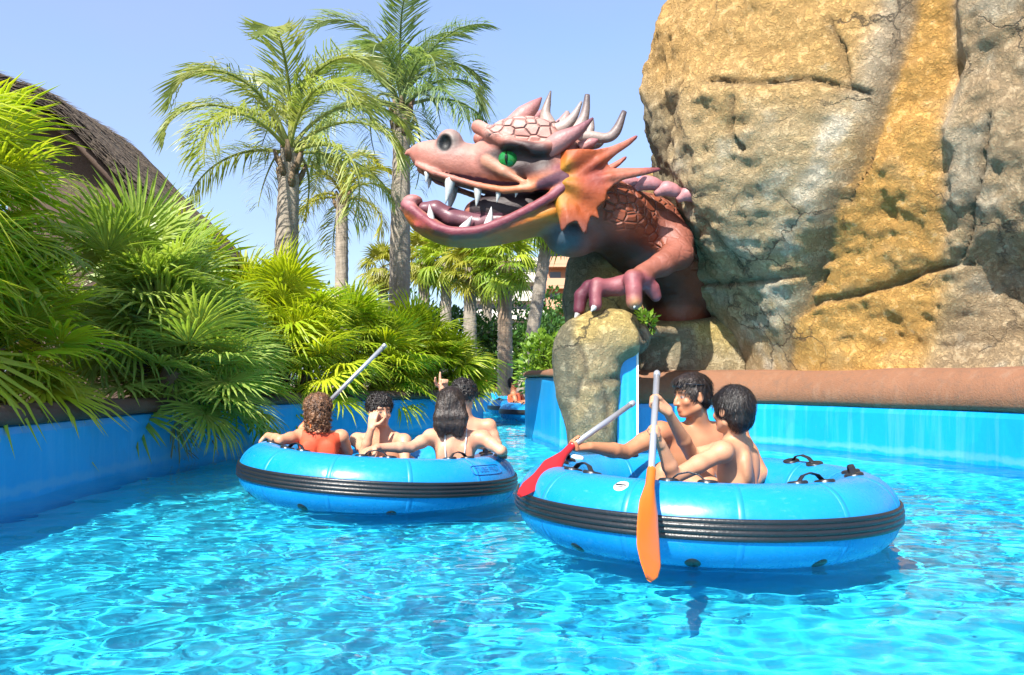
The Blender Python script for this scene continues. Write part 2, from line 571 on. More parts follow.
_rs = np.random.RandomState(7)
_PERM = _rs.permutation(256); _PERM = np.concatenate([_PERM, _PERM])
_G = _rs.normal(size=(256, 3)); _G /= np.linalg.norm(_G, axis=1)[:, None]
def perlin(P):
    I = np.floor(P).astype(np.int64); f = P - I; I &= 255
    w = f*f*f*(f*(f*6-15)+10)
    out = 0.0
    for a in (0, 1):
        for b in (0, 1):
            for c in (0, 1):
                g = _G[_PERM[_PERM[_PERM[(I[:, 0]+a) & 255] + ((I[:, 1]+b) & 255)] + ((I[:, 2]+c) & 255)]]
                d = g[:, 0]*(f[:, 0]-a) + g[:, 1]*(f[:, 1]-b) + g[:, 2]*(f[:, 2]-c)
                out = out + d*(w[:, 0] if a else 1-w[:, 0])*(w[:, 1] if b else 1-w[:, 1])*(w[:, 2] if c else 1-w[:, 2])
    return out*1.15
def nz(V, f, o=4, seed=0.0, h=0.9):
    P = np.asarray(V, float)*f + np.array([seed, seed*0.7, 0.0]) + 100.0
    s = 0.0
    for i in range(o): s = s + perlin(P*2.0**i + 17.3*i)*2.0**(-h*i)
    return s

def rock_material(name):
    t = NT(name)
    v = t.coord()
    at = t.n('VertexColor', layer_name='Col')
    base = at.outputs['Color']
    n1 = t.noise(v, 2.2, 8, 0.66); n2 = t.noise(v, 9.0, 8, 0.7); n3 = t.noise(v, 45, 4, 0.7)
    col = t.mix(t.ramp(n1, [(0.40, 0.0), (0.70, 0.45)]), base, t.mix(1.0, base, (0.62, 0.60, 0.54, 1), 'MULTIPLY'))
    col = t.mix(t.ramp(n2, [(0.48, 0.0), (0.66, 0.45)]), col, t.mix(1.0, col, (0.55, 0.52, 0.44, 1), 'MULTIPLY'))
    col = t.mix(t.ramp(n2, [(0.30, 0.5), (0.44, 0.0)]), col, (0.44, 0.38, 0.26, 1))
    col = t.mix(t.ramp(n3, [(0.50, 0.0), (0.66, 0.42)]), col, t.mix(1.0, col, (0.50, 0.46, 0.38, 1), 'MULTIPLY'))
    wv = t.mix(0.75, v, t.n('TexNoise', {'Vector': v, 'Scale': 1.9, 'Detail': 8.0, 'Roughness': 0.62}).outputs['Color'], 'ADD')
    cr = t.n('TexVoronoi', {'Vector': wv, 'Scale': 1.15}, feature='DISTANCE_TO_EDGE').outputs['Distance']
    crk = t.math('MULTIPLY', t.ramp(cr, [(0.0, 1), (0.020, 0)]), t.ramp(t.noise(v, 0.9, 3), [(0.46, 0), (0.58, 1)]))
    col = t.mix(t.math('MULTIPLY', crk, 0.75), col, (0.06, 0.05, 0.035, 1))
    mus = t.n('TexVoronoi', {'Vector': v, 'Scale': 5.0}, feature='F1').outputs['Distance']
    ridge = t.math('ABSOLUTE', t.math('SUBTRACT', n2, 0.5))
    hgt = t.math('ADD', t.math('MULTIPLY', n2, 1.0), t.math('MULTIPLY', n3, 0.75))
    hgt = t.math('ADD', hgt, t.math('MULTIPLY', mus, 0.15))
    hgt = t.math('ADD', hgt, t.math('MULTIPLY', t.ramp(ridge, [(0.0, 0), (0.06, 1)]), 0.35))
    hgt = t.math('SUBTRACT', hgt, t.math('MULTIPLY', crk, 1.2))
    return t.pbr(col, 0.92, t.bump(hgt, 1.0, 0.045))
M_ROCK = rock_material('painted_cement_rock')

def mixc(C, c, m):
    m = np.clip(m, 0, 1)[:, None]
    return C*(1-m) + np.array(c)[None, :]*m

def big_rock():
    e1 = np.array([0.41, -0.91]); e2 = np.array([0.91, 0.41])
    front = np.array([4.86, 9.06]); hl, hd = 4.05, 1.9
    c0 = front + e2*hd
    na, nh = 460, 210
    A = np.concatenate([np.linspace(-math.pi*0.02, math.pi*1.06, 380), np.linspace(math.pi*1.06, math.pi*1.98, 82)[1:-1]])
    na = len(A)
    H = np.linspace(0, 1, nh)
    V = []
    for h in H:
        z = 0.42 + 6.0*math.sin(min(h/0.86, 1)*math.pi/2)**1.0 if h < 0.86 else 6.42
        # outline in plan: leans out to the left with height, rounds over at the top
        z = 0.42 + 5.9*h
        tt = (z-0.42)/5.9
        rnd = (1 - max(0, (tt-0.58)/0.42)**2.6)**0.5 if tt > 0.58 else 1.0
        rnd = max(rnd, 0.0)
        lean = 0.42*float(sstep(0.12, 0.62, np.array(tt)))
        for a in A:
            ca, sa = math.cos(a), math.sin(a)                 # ca: along the wall (+ = toward camera/right), sa: + = front
            n = 3.2
            q = (abs(ca)**n + abs(sa)**n)**(-1/n)
            x, y = ca*q*hl, sa*q*hd
            if ca < 0: x -= lean*(-ca)*0.2
            x *= rnd if ca < 0 else (0.45 + 0.55*rnd); y *= 0.25 + 0.75*rnd
            y += 0.30*tt*(1 if sa > 0 else 0)*sa
            p = c0 + e1*x - e2*y
            lw = float(sstep(0.55, -0.75, np.array(ca)))      # the left end leans out over the channel
            sh = (0.74 + 1.28*float(sstep(0.05, 0.66, np.array(tt))))*lw
            V.append((p[0] - sh, p[1] - 0.30*lw - 1.0*lw*float(sstep(0.08, 0.5, np.array(tt))), z))
    V = np.array(V)
    u, v = project(V)
    nrm = np.repeat(np.array([[-0.91, -0.41, 0.0]]), len(V), 0)
    cen = np.array([c0[0], c0[1], 3.0])
    rad = V - cen; rad[:, 2] *= 0.25; rad /= np.linalg.norm(rad, axis=1)[:, None]
    nrm = nrm*0.5 + rad*0.5
    big = nz(V, 0.45, 3, 3.3); mid = nz(V, 1.2, 4, 8.1); fine = nz(V, 4.5, 4, 1.7)
    rid = 1 - np.abs(nz(V, 0.9, 3, 5.5))*2
    rd2 = 1 - np.abs(nz(V, 2.6, 4, 15.5))*2.2
    D = 0.26*big + 0.10*mid + 0.035*fine + 0.06*rid + 0.035*rd2 + 0.012*nz(V, 13.0, 3, 0.4)
    seam = [(915, -40), (895, 20), (868, 90), (846, 150), (826, 210), (806, 270), (794, 340), (790, 380)]
    us = np.interp(v, [p[1] for p in seam], [p[0] for p in seam])       # left edge of the ochre gully at each height
    gw = np.interp(v, [0, 120, 200, 260, 300, 360], [56, 92, 116, 130, 132, 122])
    gul = sstep(-6, 10, u-us)*(1 - sstep(gw-14, gw+14, u-us))
    D -= 0.22*gul*np.interp(v, [0, 150, 360], [1.0, 0.85, 0.25])
    D += 0.34*np.exp(-((u-us-gw-90)/70)**2)*sstep(330, 190, v)          # right-hand lobe bulges forward up high
    D -= 0.30*np.exp(-((u-us-gw-85)/95)**2)*sstep(170, 300, v)*sstep(400, 330, v)
    D += 0.20*np.exp(-((u-735)/70)**2 - ((v-235)/120)**2)
    cracks = [seam, [(720, 82), (760, 84), (800, 80), (842, 86), (868, 92)], [(868, 92), (858, 130), (848, 170), (838, 200)],
              [(705, 285), (740, 282), (790, 277), (812, 272)], [(800, 306), (840, 298), (880, 284), (900, 277)], [(716, 216), (728, 226), (742, 250), (752, 268)],
              [(745, 100), (738, 130), (752, 150)], [(1000, 120), (985, 190), (965, 240), (950, 258)], [(690, 84), (676, 110), (668, 150), (680, 210), (694, 262), (706, 330)],
              [(812, 272), (806, 300), (798, 330)], [(830, 20), (838, 50), (842, 86)], [(880, 284), (920, 270), (960, 262)]]
    wob = 5*nz(V, 2.0, 3, 2.2)
    wu = 5*nz(V, 2.3, 3, 12.2)
    crk = np.zeros(len(V))
    for i, c in enumerate(cracks):
        d = dist_poly(u + wu, v + wob, c)
        crk = np.maximum(crk, np.exp(-(d/(3.2 if i else 4.5))**2)*(0.9 if i else 1.0))
    D -= 0.10*crk
    pits = [(730, 118, 16), (747, 150, 13), (756, 122, 10), (745, 260, 10), (716, 232, 9), (712, 318, 14), (795, 300, 12), (760, 330, 10), (955, 60, 20), (985, 70, 14), (940, 160, 18), (700, 170, 10), (820, 120, 12)]
    for a, b_, r in pits:
        D -= 0.06*np.exp(-((u-a+wu*1.5)**2 + (v-b_+wob*1.5)**2)/(r*r))
    bw_ = sstep(0.9, 1.9, V[:, 2]); D = np.where(D > 0.04, 0.04 + (D-0.04)*bw_, D)      # stays behind the coping at its foot
    V = V + nrm*D[:, None]
    # paint
    C = np.repeat(np.array([[0.55, 0.40, 0.20]]), len(V), 0)                       # warm tan
    m1 = nz(V, 0.8, 5, 4.4); m2 = nz(V, 2.4, 5, 6.6)
    C = mixc(C, (0.60, 0.37, 0.12), sstep(120, 40, v + 60*m1)*0.7)
    grey = sstep(70, 170, v + 70*m1)*(1-sstep(-30, 0, u-us))
    C = mixc(C, (0.47, 0.42, 0.30), grey*(0.60 + 0.5*m2))
    C = mixc(C, (0.62, 0.57, 0.45), sstep(0.12, 0.45, m2 + 0.2*m1)*grey*0.85)
    wst = np.exp(-((u-us+18+wu*2)/15)**2)*sstep(-0.35, 0.25, m2)*sstep(60, 130, v)
    C = mixc(C, (0.66, 0.64, 0.56), wst*0.85)
    st2 = np.exp(-((u-us+3)/20)**2)*sstep(140, 60, v)
    C = mixc(C, (0.60, 0.54, 0.45), st2*0.8)
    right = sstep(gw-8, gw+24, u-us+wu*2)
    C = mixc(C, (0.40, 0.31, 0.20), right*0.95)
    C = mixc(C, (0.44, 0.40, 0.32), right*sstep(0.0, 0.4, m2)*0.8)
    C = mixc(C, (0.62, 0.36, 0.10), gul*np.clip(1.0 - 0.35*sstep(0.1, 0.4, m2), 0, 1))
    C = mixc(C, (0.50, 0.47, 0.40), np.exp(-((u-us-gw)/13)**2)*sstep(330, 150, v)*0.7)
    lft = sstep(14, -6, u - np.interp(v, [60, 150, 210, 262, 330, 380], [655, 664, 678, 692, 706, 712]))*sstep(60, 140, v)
    C = mixc(C, (0.20, 0.185, 0.125), lft*0.85)  # shade of the overhanging left end, painted into the colour
    C = mixc(C, (0.13, 0.11, 0.08), crk*0.6)
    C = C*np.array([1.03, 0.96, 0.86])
    F = []
    for j in range(nh-1):
        for i in range(na):
            a, b_ = j*na + i, j*na + (i+1) % na
            F.append((a, b_, b_+na, a+na))
    V = np.concatenate([V, [V[-na:].mean(0) + np.array([0, 0, 0.05])]]); C = np.concatenate([C, C[-1:]])
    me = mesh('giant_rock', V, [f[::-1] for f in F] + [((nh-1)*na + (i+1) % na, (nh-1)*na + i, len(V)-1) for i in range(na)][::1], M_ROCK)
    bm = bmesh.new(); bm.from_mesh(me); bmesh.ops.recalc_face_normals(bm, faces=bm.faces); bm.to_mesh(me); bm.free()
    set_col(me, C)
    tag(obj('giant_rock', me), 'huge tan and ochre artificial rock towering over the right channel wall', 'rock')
big_rock()

def pedestal():
    S = Sculpt((0.25, 9.2, -0.6), (3.3, 13.2, 2.95), 0.034)
    q = lambda u, v, Y: tuple(PX(u, v, Y))
    S.cap(q(592, 450, 9.95), q(588, 352, 10.05), 0.28, 0.40, 0.10)         # column standing in the water
    S.ell(q(605, 338, 10.15), (0.54, 0.50, 0.34), 0.12)
    S.ell(q(584, 372, 10.05), (0.36, 0.42, 0.60), 0.12)
    S.chain([q(632, 332, 10.7), q(665, 331, 11.25), q(722, 324, 11.5)], [0.10, 0.09, 0.12], 0.06)          # lip of the ledge that runs back to the big rock
    S.field((1.30, 10.95, 0.2), (3.25, 13.0, 1.80), lambda x, y, z: np.maximum.reduce([np.abs(x-2.3)-0.80, np.abs(y-12.0)-0.72 + 0.08*(z-1), z-1.58 + 0.10*(x-2.1), 0.3-z]), 0.10)
    S.cap(q(603, 300, 11.3), q(606, 268, 11.3), 0.52, 0.40, 0.12)          # shaded block behind the foot
    S.cap(q(592, 340, 11.1), q(592, 270, 11.3), 0.36, 0.34, 0.12)
    V, F = S.surface()
    N = 0.05*nz(V, 2.0, 4, 3.0) + 0.022*nz(V, 7.0, 3, 1.0)
    cen = np.array([1.2, 10.6, 1.0]); dd = V-cen; dd /= np.linalg.norm(dd, axis=1)[:, None]
    u, v = project(V)
    wu = 4*nz(V, 3.0, 3, 7.0)
    cr = np.zeros(len(V))
    for c in ([(578, 345), (584, 362), (586, 385), (600, 382), (620, 378)], [(584, 362), (576, 400)], [(600, 382), (610, 408), (606, 430)], [(640, 318), (642, 372)]):
        cr = np.maximum(cr, np.exp(-(dist_poly(u+wu, v+wu, c)/2.6)**2))
    V2 = V + dd*(N - 0.055*cr)[:, None]
    m1 = nz(V, 1.6, 5, 2.0); m2 = nz(V, 5.0, 5, 9.0)
    C = np.repeat(np.array([[0.45, 0.36, 0.20]]), len(V), 0)
    C = mixc(C, (0.64, 0.47, 0.15), sstep(1.12, 1.5, V[:, 2] + 0.2*m1)*0.9)
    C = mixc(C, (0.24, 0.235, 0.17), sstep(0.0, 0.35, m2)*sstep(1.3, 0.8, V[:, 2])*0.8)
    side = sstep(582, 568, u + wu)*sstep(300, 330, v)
    C = mixc(C, (0.17, 0.165, 0.115), np.maximum(side, sstep(10.75, 10.95, V[:, 1])*sstep(1.5, 1.66, V[:, 2]))*0.85)  # shade under the dragon painted dark on left flank and rear block
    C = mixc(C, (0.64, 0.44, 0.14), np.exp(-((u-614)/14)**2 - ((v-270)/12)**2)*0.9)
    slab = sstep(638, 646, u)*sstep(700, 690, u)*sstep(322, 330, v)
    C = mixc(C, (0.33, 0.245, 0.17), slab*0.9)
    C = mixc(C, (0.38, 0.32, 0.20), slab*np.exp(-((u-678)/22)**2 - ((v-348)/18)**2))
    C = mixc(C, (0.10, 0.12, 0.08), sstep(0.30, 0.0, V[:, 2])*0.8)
    C = mixc(C, (0.09, 0.08, 0.06), cr*0.7)
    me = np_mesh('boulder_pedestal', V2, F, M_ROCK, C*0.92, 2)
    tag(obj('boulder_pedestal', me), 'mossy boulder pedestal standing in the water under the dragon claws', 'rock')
pedestal()

def back_rock():
    S = Sculpt((1.2, 12.6, 0.2), (4.2, 15.2, 4.6), 0.07)
    S.cap((2.75, 14.0, 0.4), (2.35, 13.9, 3.4), 0.7, 0.35, 0.2).ell((2.30, 13.9, 3.75), (0.24, 0.3, 0.55), 0.2)
    V, F = S.surface()
    V = V + (0.10*nz(V, 1.5, 4, 3.0))[:, None]*np.array([0.7, -0.7, 0.2])
    C = mixc(np.repeat(np.array([[0.58, 0.36, 0.12]]), len(V), 0), (0.3, 0.25, 0.17), sstep(0, 0.4, nz(V, 2.5, 4, 1.0)))
    tag(obj('ochre_rock', np_mesh('ochre_rock', V, F, M_ROCK, C*0.7, 1)), 'small ochre rock peak seen between dragon neck and giant rock', 'rock')
back_rock()

# ---- thatched shelter behind the fan palms
def straw_material():
    t = NT('dry_thatch')
    v = t.coord(scale=(1, 1, 1))
    a = t.noise(v, 3.0, 6); b_ = t.noise(t.coord(scale=(30, 6, 30)), 1.0, 4)
    col = t.mix(a, (0.02, 0.014, 0.011, 1), (0.055, 0.04, 0.03, 1))
    col = t.mix(t.ramp(b_, [(0.4, 0), (0.7, 0.7)]), col, (0.13, 0.10, 0.07, 1))
    return t.pbr(col, 0.95, t.bump(b_, 0.6, 0.03))
M_STRAW = straw_material()
M_WOOD = simple('brown_wood', (0.065, 0.04, 0.028), 0.8, 0.3, 5.0, 0.4, 50)

def thatch():
    root = empty('thatched_shelter', (-6.2, 12.0, 0.46))
    tag(root, 'brown thatched shelter roof rising behind the fan palms', 'shelter')
    o0 = np.array([-6.2, 12.0, 0.46])
    prof = spline([PX(-25, 68, 10.5), PX(10, 79, 10.5), PX(56, 98, 10.5), PX(94, 134, 10.5), PX(130, 172, 10.5), PX(172, 212, 10.5), PX(195, 240, 10.5)], 60)
    P = [np.array([p[0], p[2]]) for p in prof]
    xr = P[0][0]
    y0, y1 = 10.5, 12.6
    th = 0.13
    for side in (1, -1):
        V, F = [], []
        ny = 24
        for j in range(ny+1):
            for i, p in enumerate(P):
                x = xr + side*(p[0]-xr)
                w = 0.03*noise.noise(Vector((x*4, j*1.3, p[1]*4)))
                V.append(np.array([x, y0 + (y1-y0)*j/ny, p[1] + w]) - o0)
        nb = len(V)
        for q in V[:nb]: V.append(q - np.array([side*0.10, 0, th]))
        m = len(P)
        for j in range(ny):
            for i in range(m-1):
                a = j*m + i
                F += [(a, a+1, a+m+1, a+m), (nb+a, nb+a+m, nb+a+m+1, nb+a+1)]
        for i in range(m-1): F += [(i, nb+i, nb+i+1, i+1), (ny*m+i, ny*m+i+1, nb+ny*m+i+1, nb+ny*m+i)]
        for j in range(ny): F += [(j*m+m-1, j*m+m-1+nb, (j+1)*m+m-1+nb, (j+1)*m+m-1), (j*m, (j+1)*m, (j+1)*m+nb, j*m+nb)]
        rf = obj('roof_slope', mesh('roof_slope', V, F, M_STRAW, False), root)
        # loose straw ends along the gable edge and over the slope
        b = MB(); rng = random.Random(5 + side)
        for k in range(2600):
            i = rng.randrange(m-2); p = P[i] + (P[i+1]-P[i])*rng.random()
            d = P[i+1]-P[i]; d = d/np.linalg.norm(d)
            L = rng.uniform(0.12, 0.34)
            edge = rng.random() < 0.55
            y = y0 + (rng.uniform(-0.10, 0.10) if edge else rng.uniform(0, 1.9))
            dz = rng.uniform(-0.20, 0.03) if edge else 0.01
            x = xr + side*(p[0]-xr)
            a = np.array([x, y, p[1]+dz]) - o0
            e = a + np.array([side*d[0]*L, rng.uniform(-0.06, 0.03), d[1]*L + rng.uniform(-0.04, 0.05)])
            w = np.array([0.004, 0.010, 0.006])
            b.add([a-w, a+w, e], [(0, 1, 2)])
        s = b.build('loose_straw', M_STRAW, rf, False); s['kind'] = 'stuff'
    for k in range(7):                                                       # rafters of the open gable
        y = y0 + 0.2 + k*0.3
        b = MB(); b.tube([np.array([p[0]-0.14, y, p[1]-th-0.08]) - o0 for p in P[2::8]], 0.06, 8); b.build('rafter', M_WOOD, root)
    for k in range(6):                                                       # boards of the gable wall
        x0 = xr + 0.02 + k*0.418
        za, zb = (float(np.interp(x0+q_, [p[0] for p in P], [p[1] for p in P])) - 0.06 for q_ in (0, 0.415))
        b = MB(); b.box(np.array([x0, 11.15, 0.46]) - o0, np.array([x0+0.415, 11.19, 2.0]) - o0)
        b.v = [(q_[0], q_[1], q_[2] if i_ < 4 else (za if i_ in (4, 7) else zb) - o0[2]) for i_, q_ in enumerate(b.v)]
        b.build('gable_board', M_WOOD, root, False)
    for x in (xr+2.75, xr-2.6):
        for y in (y0+0.5, y1-0.4):
            b = MB(); b.tube([np.array([x, y, 0.44]) - o0, np.array([x, y, 2.2]) - o0], 0.09, 10); b.build('post', M_WOOD, root)
thatch()

# ---- two hotel blocks far behind the gardens
def hotel(x0, x1, y, z0, z1, floors, bays, wall, label, rail):
    root = empty('hotel_building', ((x0+x1)/2, y, 0.46)); tag(root, label, 'building')
    ox, oy, oz = root.location
    fh = (z1-z0)/floors; bw = (x1-x0)/bays
    Mw = simple('hotel_wall', wall, 0.85, 0.1, 0.3); Mr = simple('hotel_rail', rail, 0.8, 0.1, 0.3)
    Mg = simple('hotel_glass', (0.05, 0.06, 0.07), 0.15, 0.2, 0.4)
    b = MB(); b.box((x0-ox, 0, 0), (x1-ox, 14, z1-oz)); b.build('wall', Mw, root, False)
    b = MB(); b.box((x0-ox-0.3, -0.3, z1-oz), (x1-ox+0.3, 14.3, z1-oz+0.9)); b.build('roof_parapet', Mr, root, False)
    gl = MB(); gl.box((0, 0, 0), (bw*0.7, 0.12, fh*0.62)); gm = gl.mesh('window', Mg, False)
    sl = MB(); sl.box((x0-ox-0.2, -1.6, 0), (x1-ox+0.2, -0.02, 0.35)); sl.box((x0-ox-0.2, -1.62, 0.35), (x1-ox+0.2, -1.5, 1.25))
    sm = sl.mesh('balcony', Mr, False)
    for f in range(floors):
        obj('balcony', sm, root, (0, 0, z0-oz + f*fh - 0.05))
        for k in range(bays): obj('window', gm, root, (x0-ox + k*bw + bw*0.15, -0.09, z0-oz + f*fh + 0.5))
hotel(4.4, 12.0, 105, 1.5, 22.5, 8, 4, (0.42, 0.22, 0.13), 'tall orange-brown hotel with stacked balconies far behind the boulder', (0.50, 0.29, 0.18))
hotel(-4.8, 4.0, 112, 1.5, 16.0, 6, 5, (0.50, 0.47, 0.43), 'pale grey hotel block with long balconies behind the palm trunks', (0.58, 0.56, 0.52))
# ------------------------------------------------------------------ palms and shrubs
def leaf_material(name, c1, c2, c3, trans=0.42, rough=0.40):
    t = NT(name)
    oi = t.n('ObjectInfo')
    v = t.coord()
    f = t.noise(v, 2.5, 3)
    col = t.mix(oi.outputs['Random'], c1, c2)
    col = t.mix(t.ramp(f, [(0.42, 0), (0.72, 0.8)]), col, c3)
    p = t.n('BsdfPrincipled', {'Base Color': col, 'Roughness': rough})
    tr = t.n('BsdfTranslucent', {'Color': t.mix(1.0, col, (1.25, 1.3, 0.55, 1), 'MULTIPLY')})
    mx = t.n('MixShader', {0: trans, 1: p.outputs[0], 2: tr.outputs[0]})
    t.t.links.new(mx.outputs[0], t.out.inputs['Surface'])
    return t.m
M_FAN1 = leaf_material('fan_leaf_yellow_green', (0.27, 0.40, 0.015, 1), (0.46, 0.50, 0.025, 1), (0.58, 0.53, 0.04, 1))
M_FAN2 = leaf_material('fan_leaf_blue_green', (0.19, 0.31, 0.05, 1), (0.34, 0.43, 0.09, 1), (0.47, 0.50, 0.14, 1))
M_FAN3 = leaf_material('fan_leaf_green', (0.18, 0.30, 0.025, 1), (0.37, 0.44, 0.035, 1), (0.50, 0.50, 0.06, 1))
M_QUEEN = leaf_material('feather_leaf', (0.19, 0.25, 0.06, 1), (0.33, 0.38, 0.10, 1), (0.50, 0.48, 0.18, 1))
M_QUEEN2 = leaf_material('feather_leaf_cool', (0.12, 0.20, 0.08, 1), (0.22, 0.30, 0.11, 1), (0.36, 0.40, 0.18, 1))
M_YPALM = leaf_material('feather_leaf_yellow', (0.24, 0.26, 0.03, 1), (0.36, 0.34, 0.04, 1), (0.42, 0.38, 0.08, 1))
M_SHRUB = leaf_material('shrub_leaf', (0.035, 0.10, 0.018, 1), (0.06, 0.15, 0.03, 1), (0.10, 0.20, 0.04, 1), 0.25)
M_SHRUB2 = leaf_material('bright_shrub_leaf', (0.12, 0.24, 0.02, 1), (0.18, 0.30, 0.03, 1), (0.24, 0.36, 0.05, 1), 0.3)
M_DEAD = leaf_material('dead_leaf', (0.26, 0.19, 0.09, 1), (0.34, 0.25, 0.11, 1), (0.40, 0.31, 0.16, 1), 0.2)
M_PETIOLE = simple('petiole', (0.16, 0.21, 0.05), 0.5, 0.2)

def fan_leaf(name, seed, mat, n=30, rad=0.60, pet=0.45, spread=125, wid=0.016, droop=0.25):
    """one palmate leaf: petiole along +Y, blade of narrow folded segments, built round the hub; +Z is the upper side"""
    rng = random.Random(seed)
    b = MB()
    b.tube([(0, 0, 0), (0, pet*0.5, 0.015), (0, pet, 0.0)], [0.012, 0.009, 0.006], 5, False)
    hub = np.array([0, pet, 0.0])
    for i in range(n):
        a = R(-spread + 2*spread*i/(n-1) + rng.uniform(-2.5, 2.5))
        L = rad*(1.0 - 0.22*abs(a)/R(spread))*rng.uniform(0.86, 1.06)
        d = np.array([math.sin(a), math.cos(a), 0])
        s = np.array([math.cos(a), -math.sin(a), 0])
        cup = 0.10*rng.uniform(0.6, 1.3)
        dr = droop*rng.uniform(0.5, 1.4)
        row = []
        for f, w in ((0.04, 0.35), (0.38, 1.05), (0.72, 0.75), (1.0, 0.0)):
            z = cup*math.sin(f*2.2)*L - dr*L*f**2.6
            c = hub + d*L*f*(1-0.12*dr*f) + np.array([0, 0, z])
            if w > 0:
                ww = wid*w*(0.55+f*0.9) if f < 0.3 else wid*w
                row.append((c - s*ww, c + np.array([0, 0, ww*0.5]), c + s*ww))
            else: row.append((c,))
        V, F = [], []
        for r_ in row: V += list(r_)
        for k in range(2):
            q = k*3
            F += [(q, q+1, q+4, q+3), (q+1, q+2, q+5, q+4)]
        F += [(6, 7, 9), (7, 8, 9)]
        b.add(V, F)
    return b.mesh(name, mat, False)

def aim(d, roll=0.0, upv=Vector((0, 0, 1))):
    """rotation that takes +Y to d and keeps +Z as far up as it can"""
    y = Vector(d).normalized()
    x = y.cross(upv)
    if x.length < 0.05: x = Vector((1, 0, 0))
    x.normalize(); z = x.cross(y)
    m = Matrix((x, y, z)).transposed()
    return (m @ Matrix.Rotation(roll, 3, 'Y')).to_euler()

FANS = {}
def fan_set(key, mat, **kw):
    FANS[key] = [fan_leaf('fan_leaf', 31*i + len(key), mat, **dict(kw, droop=kw.get('droop', 0.25)*(0.6 + 0.35*i))) for i in range(4)]
fan_set('yellow', M_FAN1, n=32, rad=0.66, pet=0.55, wid=0.017)
fan_set('blue', M_FAN2, n=32, rad=0.62, pet=0.55, wid=0.0145, droop=0.16)
fan_set('green', M_FAN3, n=28, rad=0.55, pet=0.50, wid=0.0145)
fan_set('dead', M_DEAD, n=22, rad=0.48, pet=0.40, wid=0.010, droop=0.6)

def fan_palm(loc, stems, key, label, seed, scale=1.0, toward=None, group='fan palms along the left wall', dead=3, mixkey=None):
    """clump: each stem (dx, dy, height, leaves) carries a head of fan leaves"""
    rng = random.Random(seed)
    root = empty('fan_palm', loc); tag(root, label, 'palm', group)
    for (dx, dy, h, nl) in stems:
        b = MB()
        pts = [(dx*0.4, dy*0.4, -0.05), (dx*0.8, dy*0.8, h*0.5), (dx, dy, h)]
        b.tube(pts, [0.10, 0.11, 0.09], 9); b.build('trunk', M_TRUNK_FIB, root)
        for i in range(nl):
            f = (i+0.5)/nl
            el = R(88) - f**0.8*R(128) + rng.uniform(-0.14, 0.14)        # young leaves upright, old ones hang
            az = i*2.399963 + rng.uniform(-0.3, 0.3)
            if toward is not None and rng.random() < 0.55:                # fuller on the side that faces the open channel
                az = toward + rng.gauss(0, 0.8)
            d = Vector((math.cos(az)*math.cos(el), math.sin(az)*math.cos(el), math.sin(el)))
            k = mixkey if (mixkey and rng.random() < 0.35) else key
            o = obj('leaf', rng.choice(FANS[k]), root, (dx, dy, h - 0.10*f))
            o.rotation_euler = aim(d, rng.uniform(-0.45, 0.45))
            sc = scale*rng.uniform(0.82, 1.15)
            o.scale = (sc, sc, sc)
        for i in range(dead):
            az = rng.uniform(0, 6.28); el = R(-50 - 25*rng.random())
            d = Vector((math.cos(az)*math.cos(el), math.sin(az)*math.cos(el), math.sin(el)))
            o = obj('dry_leaf', rng.choice(FANS['dead']), root, (dx, dy, h-0.15)); o.rotation_euler = aim(d)
    return root

def trunk_material(name, c1, c2, ring):
    t = NT(name)
    v = t.coord(scale=(1, 1, ring))
    w = t.noise(v, 3.0, 5, 0.6, 0.6)
    f = t.noise(t.coord(scale=(14, 14, 2.0)), 1.0, 4)
    col = t.mix(w, c1, c2)
    col = t.mix(t.ramp(f, [(0.45, 0), (0.75, 0.6)]), col, tuple(x*0.45 for x in c1[:3]) + (1,))
    return t.pbr(col, 0.9, t.bump(t.math('ADD', w, f), 0.8, 0.03))
M_TRUNK = trunk_material('palm_trunk_grey', (0.20, 0.165, 0.125, 1), (0.36, 0.31, 0.25, 1), 3.5)
M_TRUNK_FIB = trunk_material('palm_trunk_fibre', (0.11, 0.075, 0.045, 1), (0.24, 0.17, 0.10, 1), 5.0)
M_TRUNK_RED = trunk_material('palm_trunk_brown', (0.20, 0.13, 0.085, 1), (0.42, 0.30, 0.20, 1), 5.0)

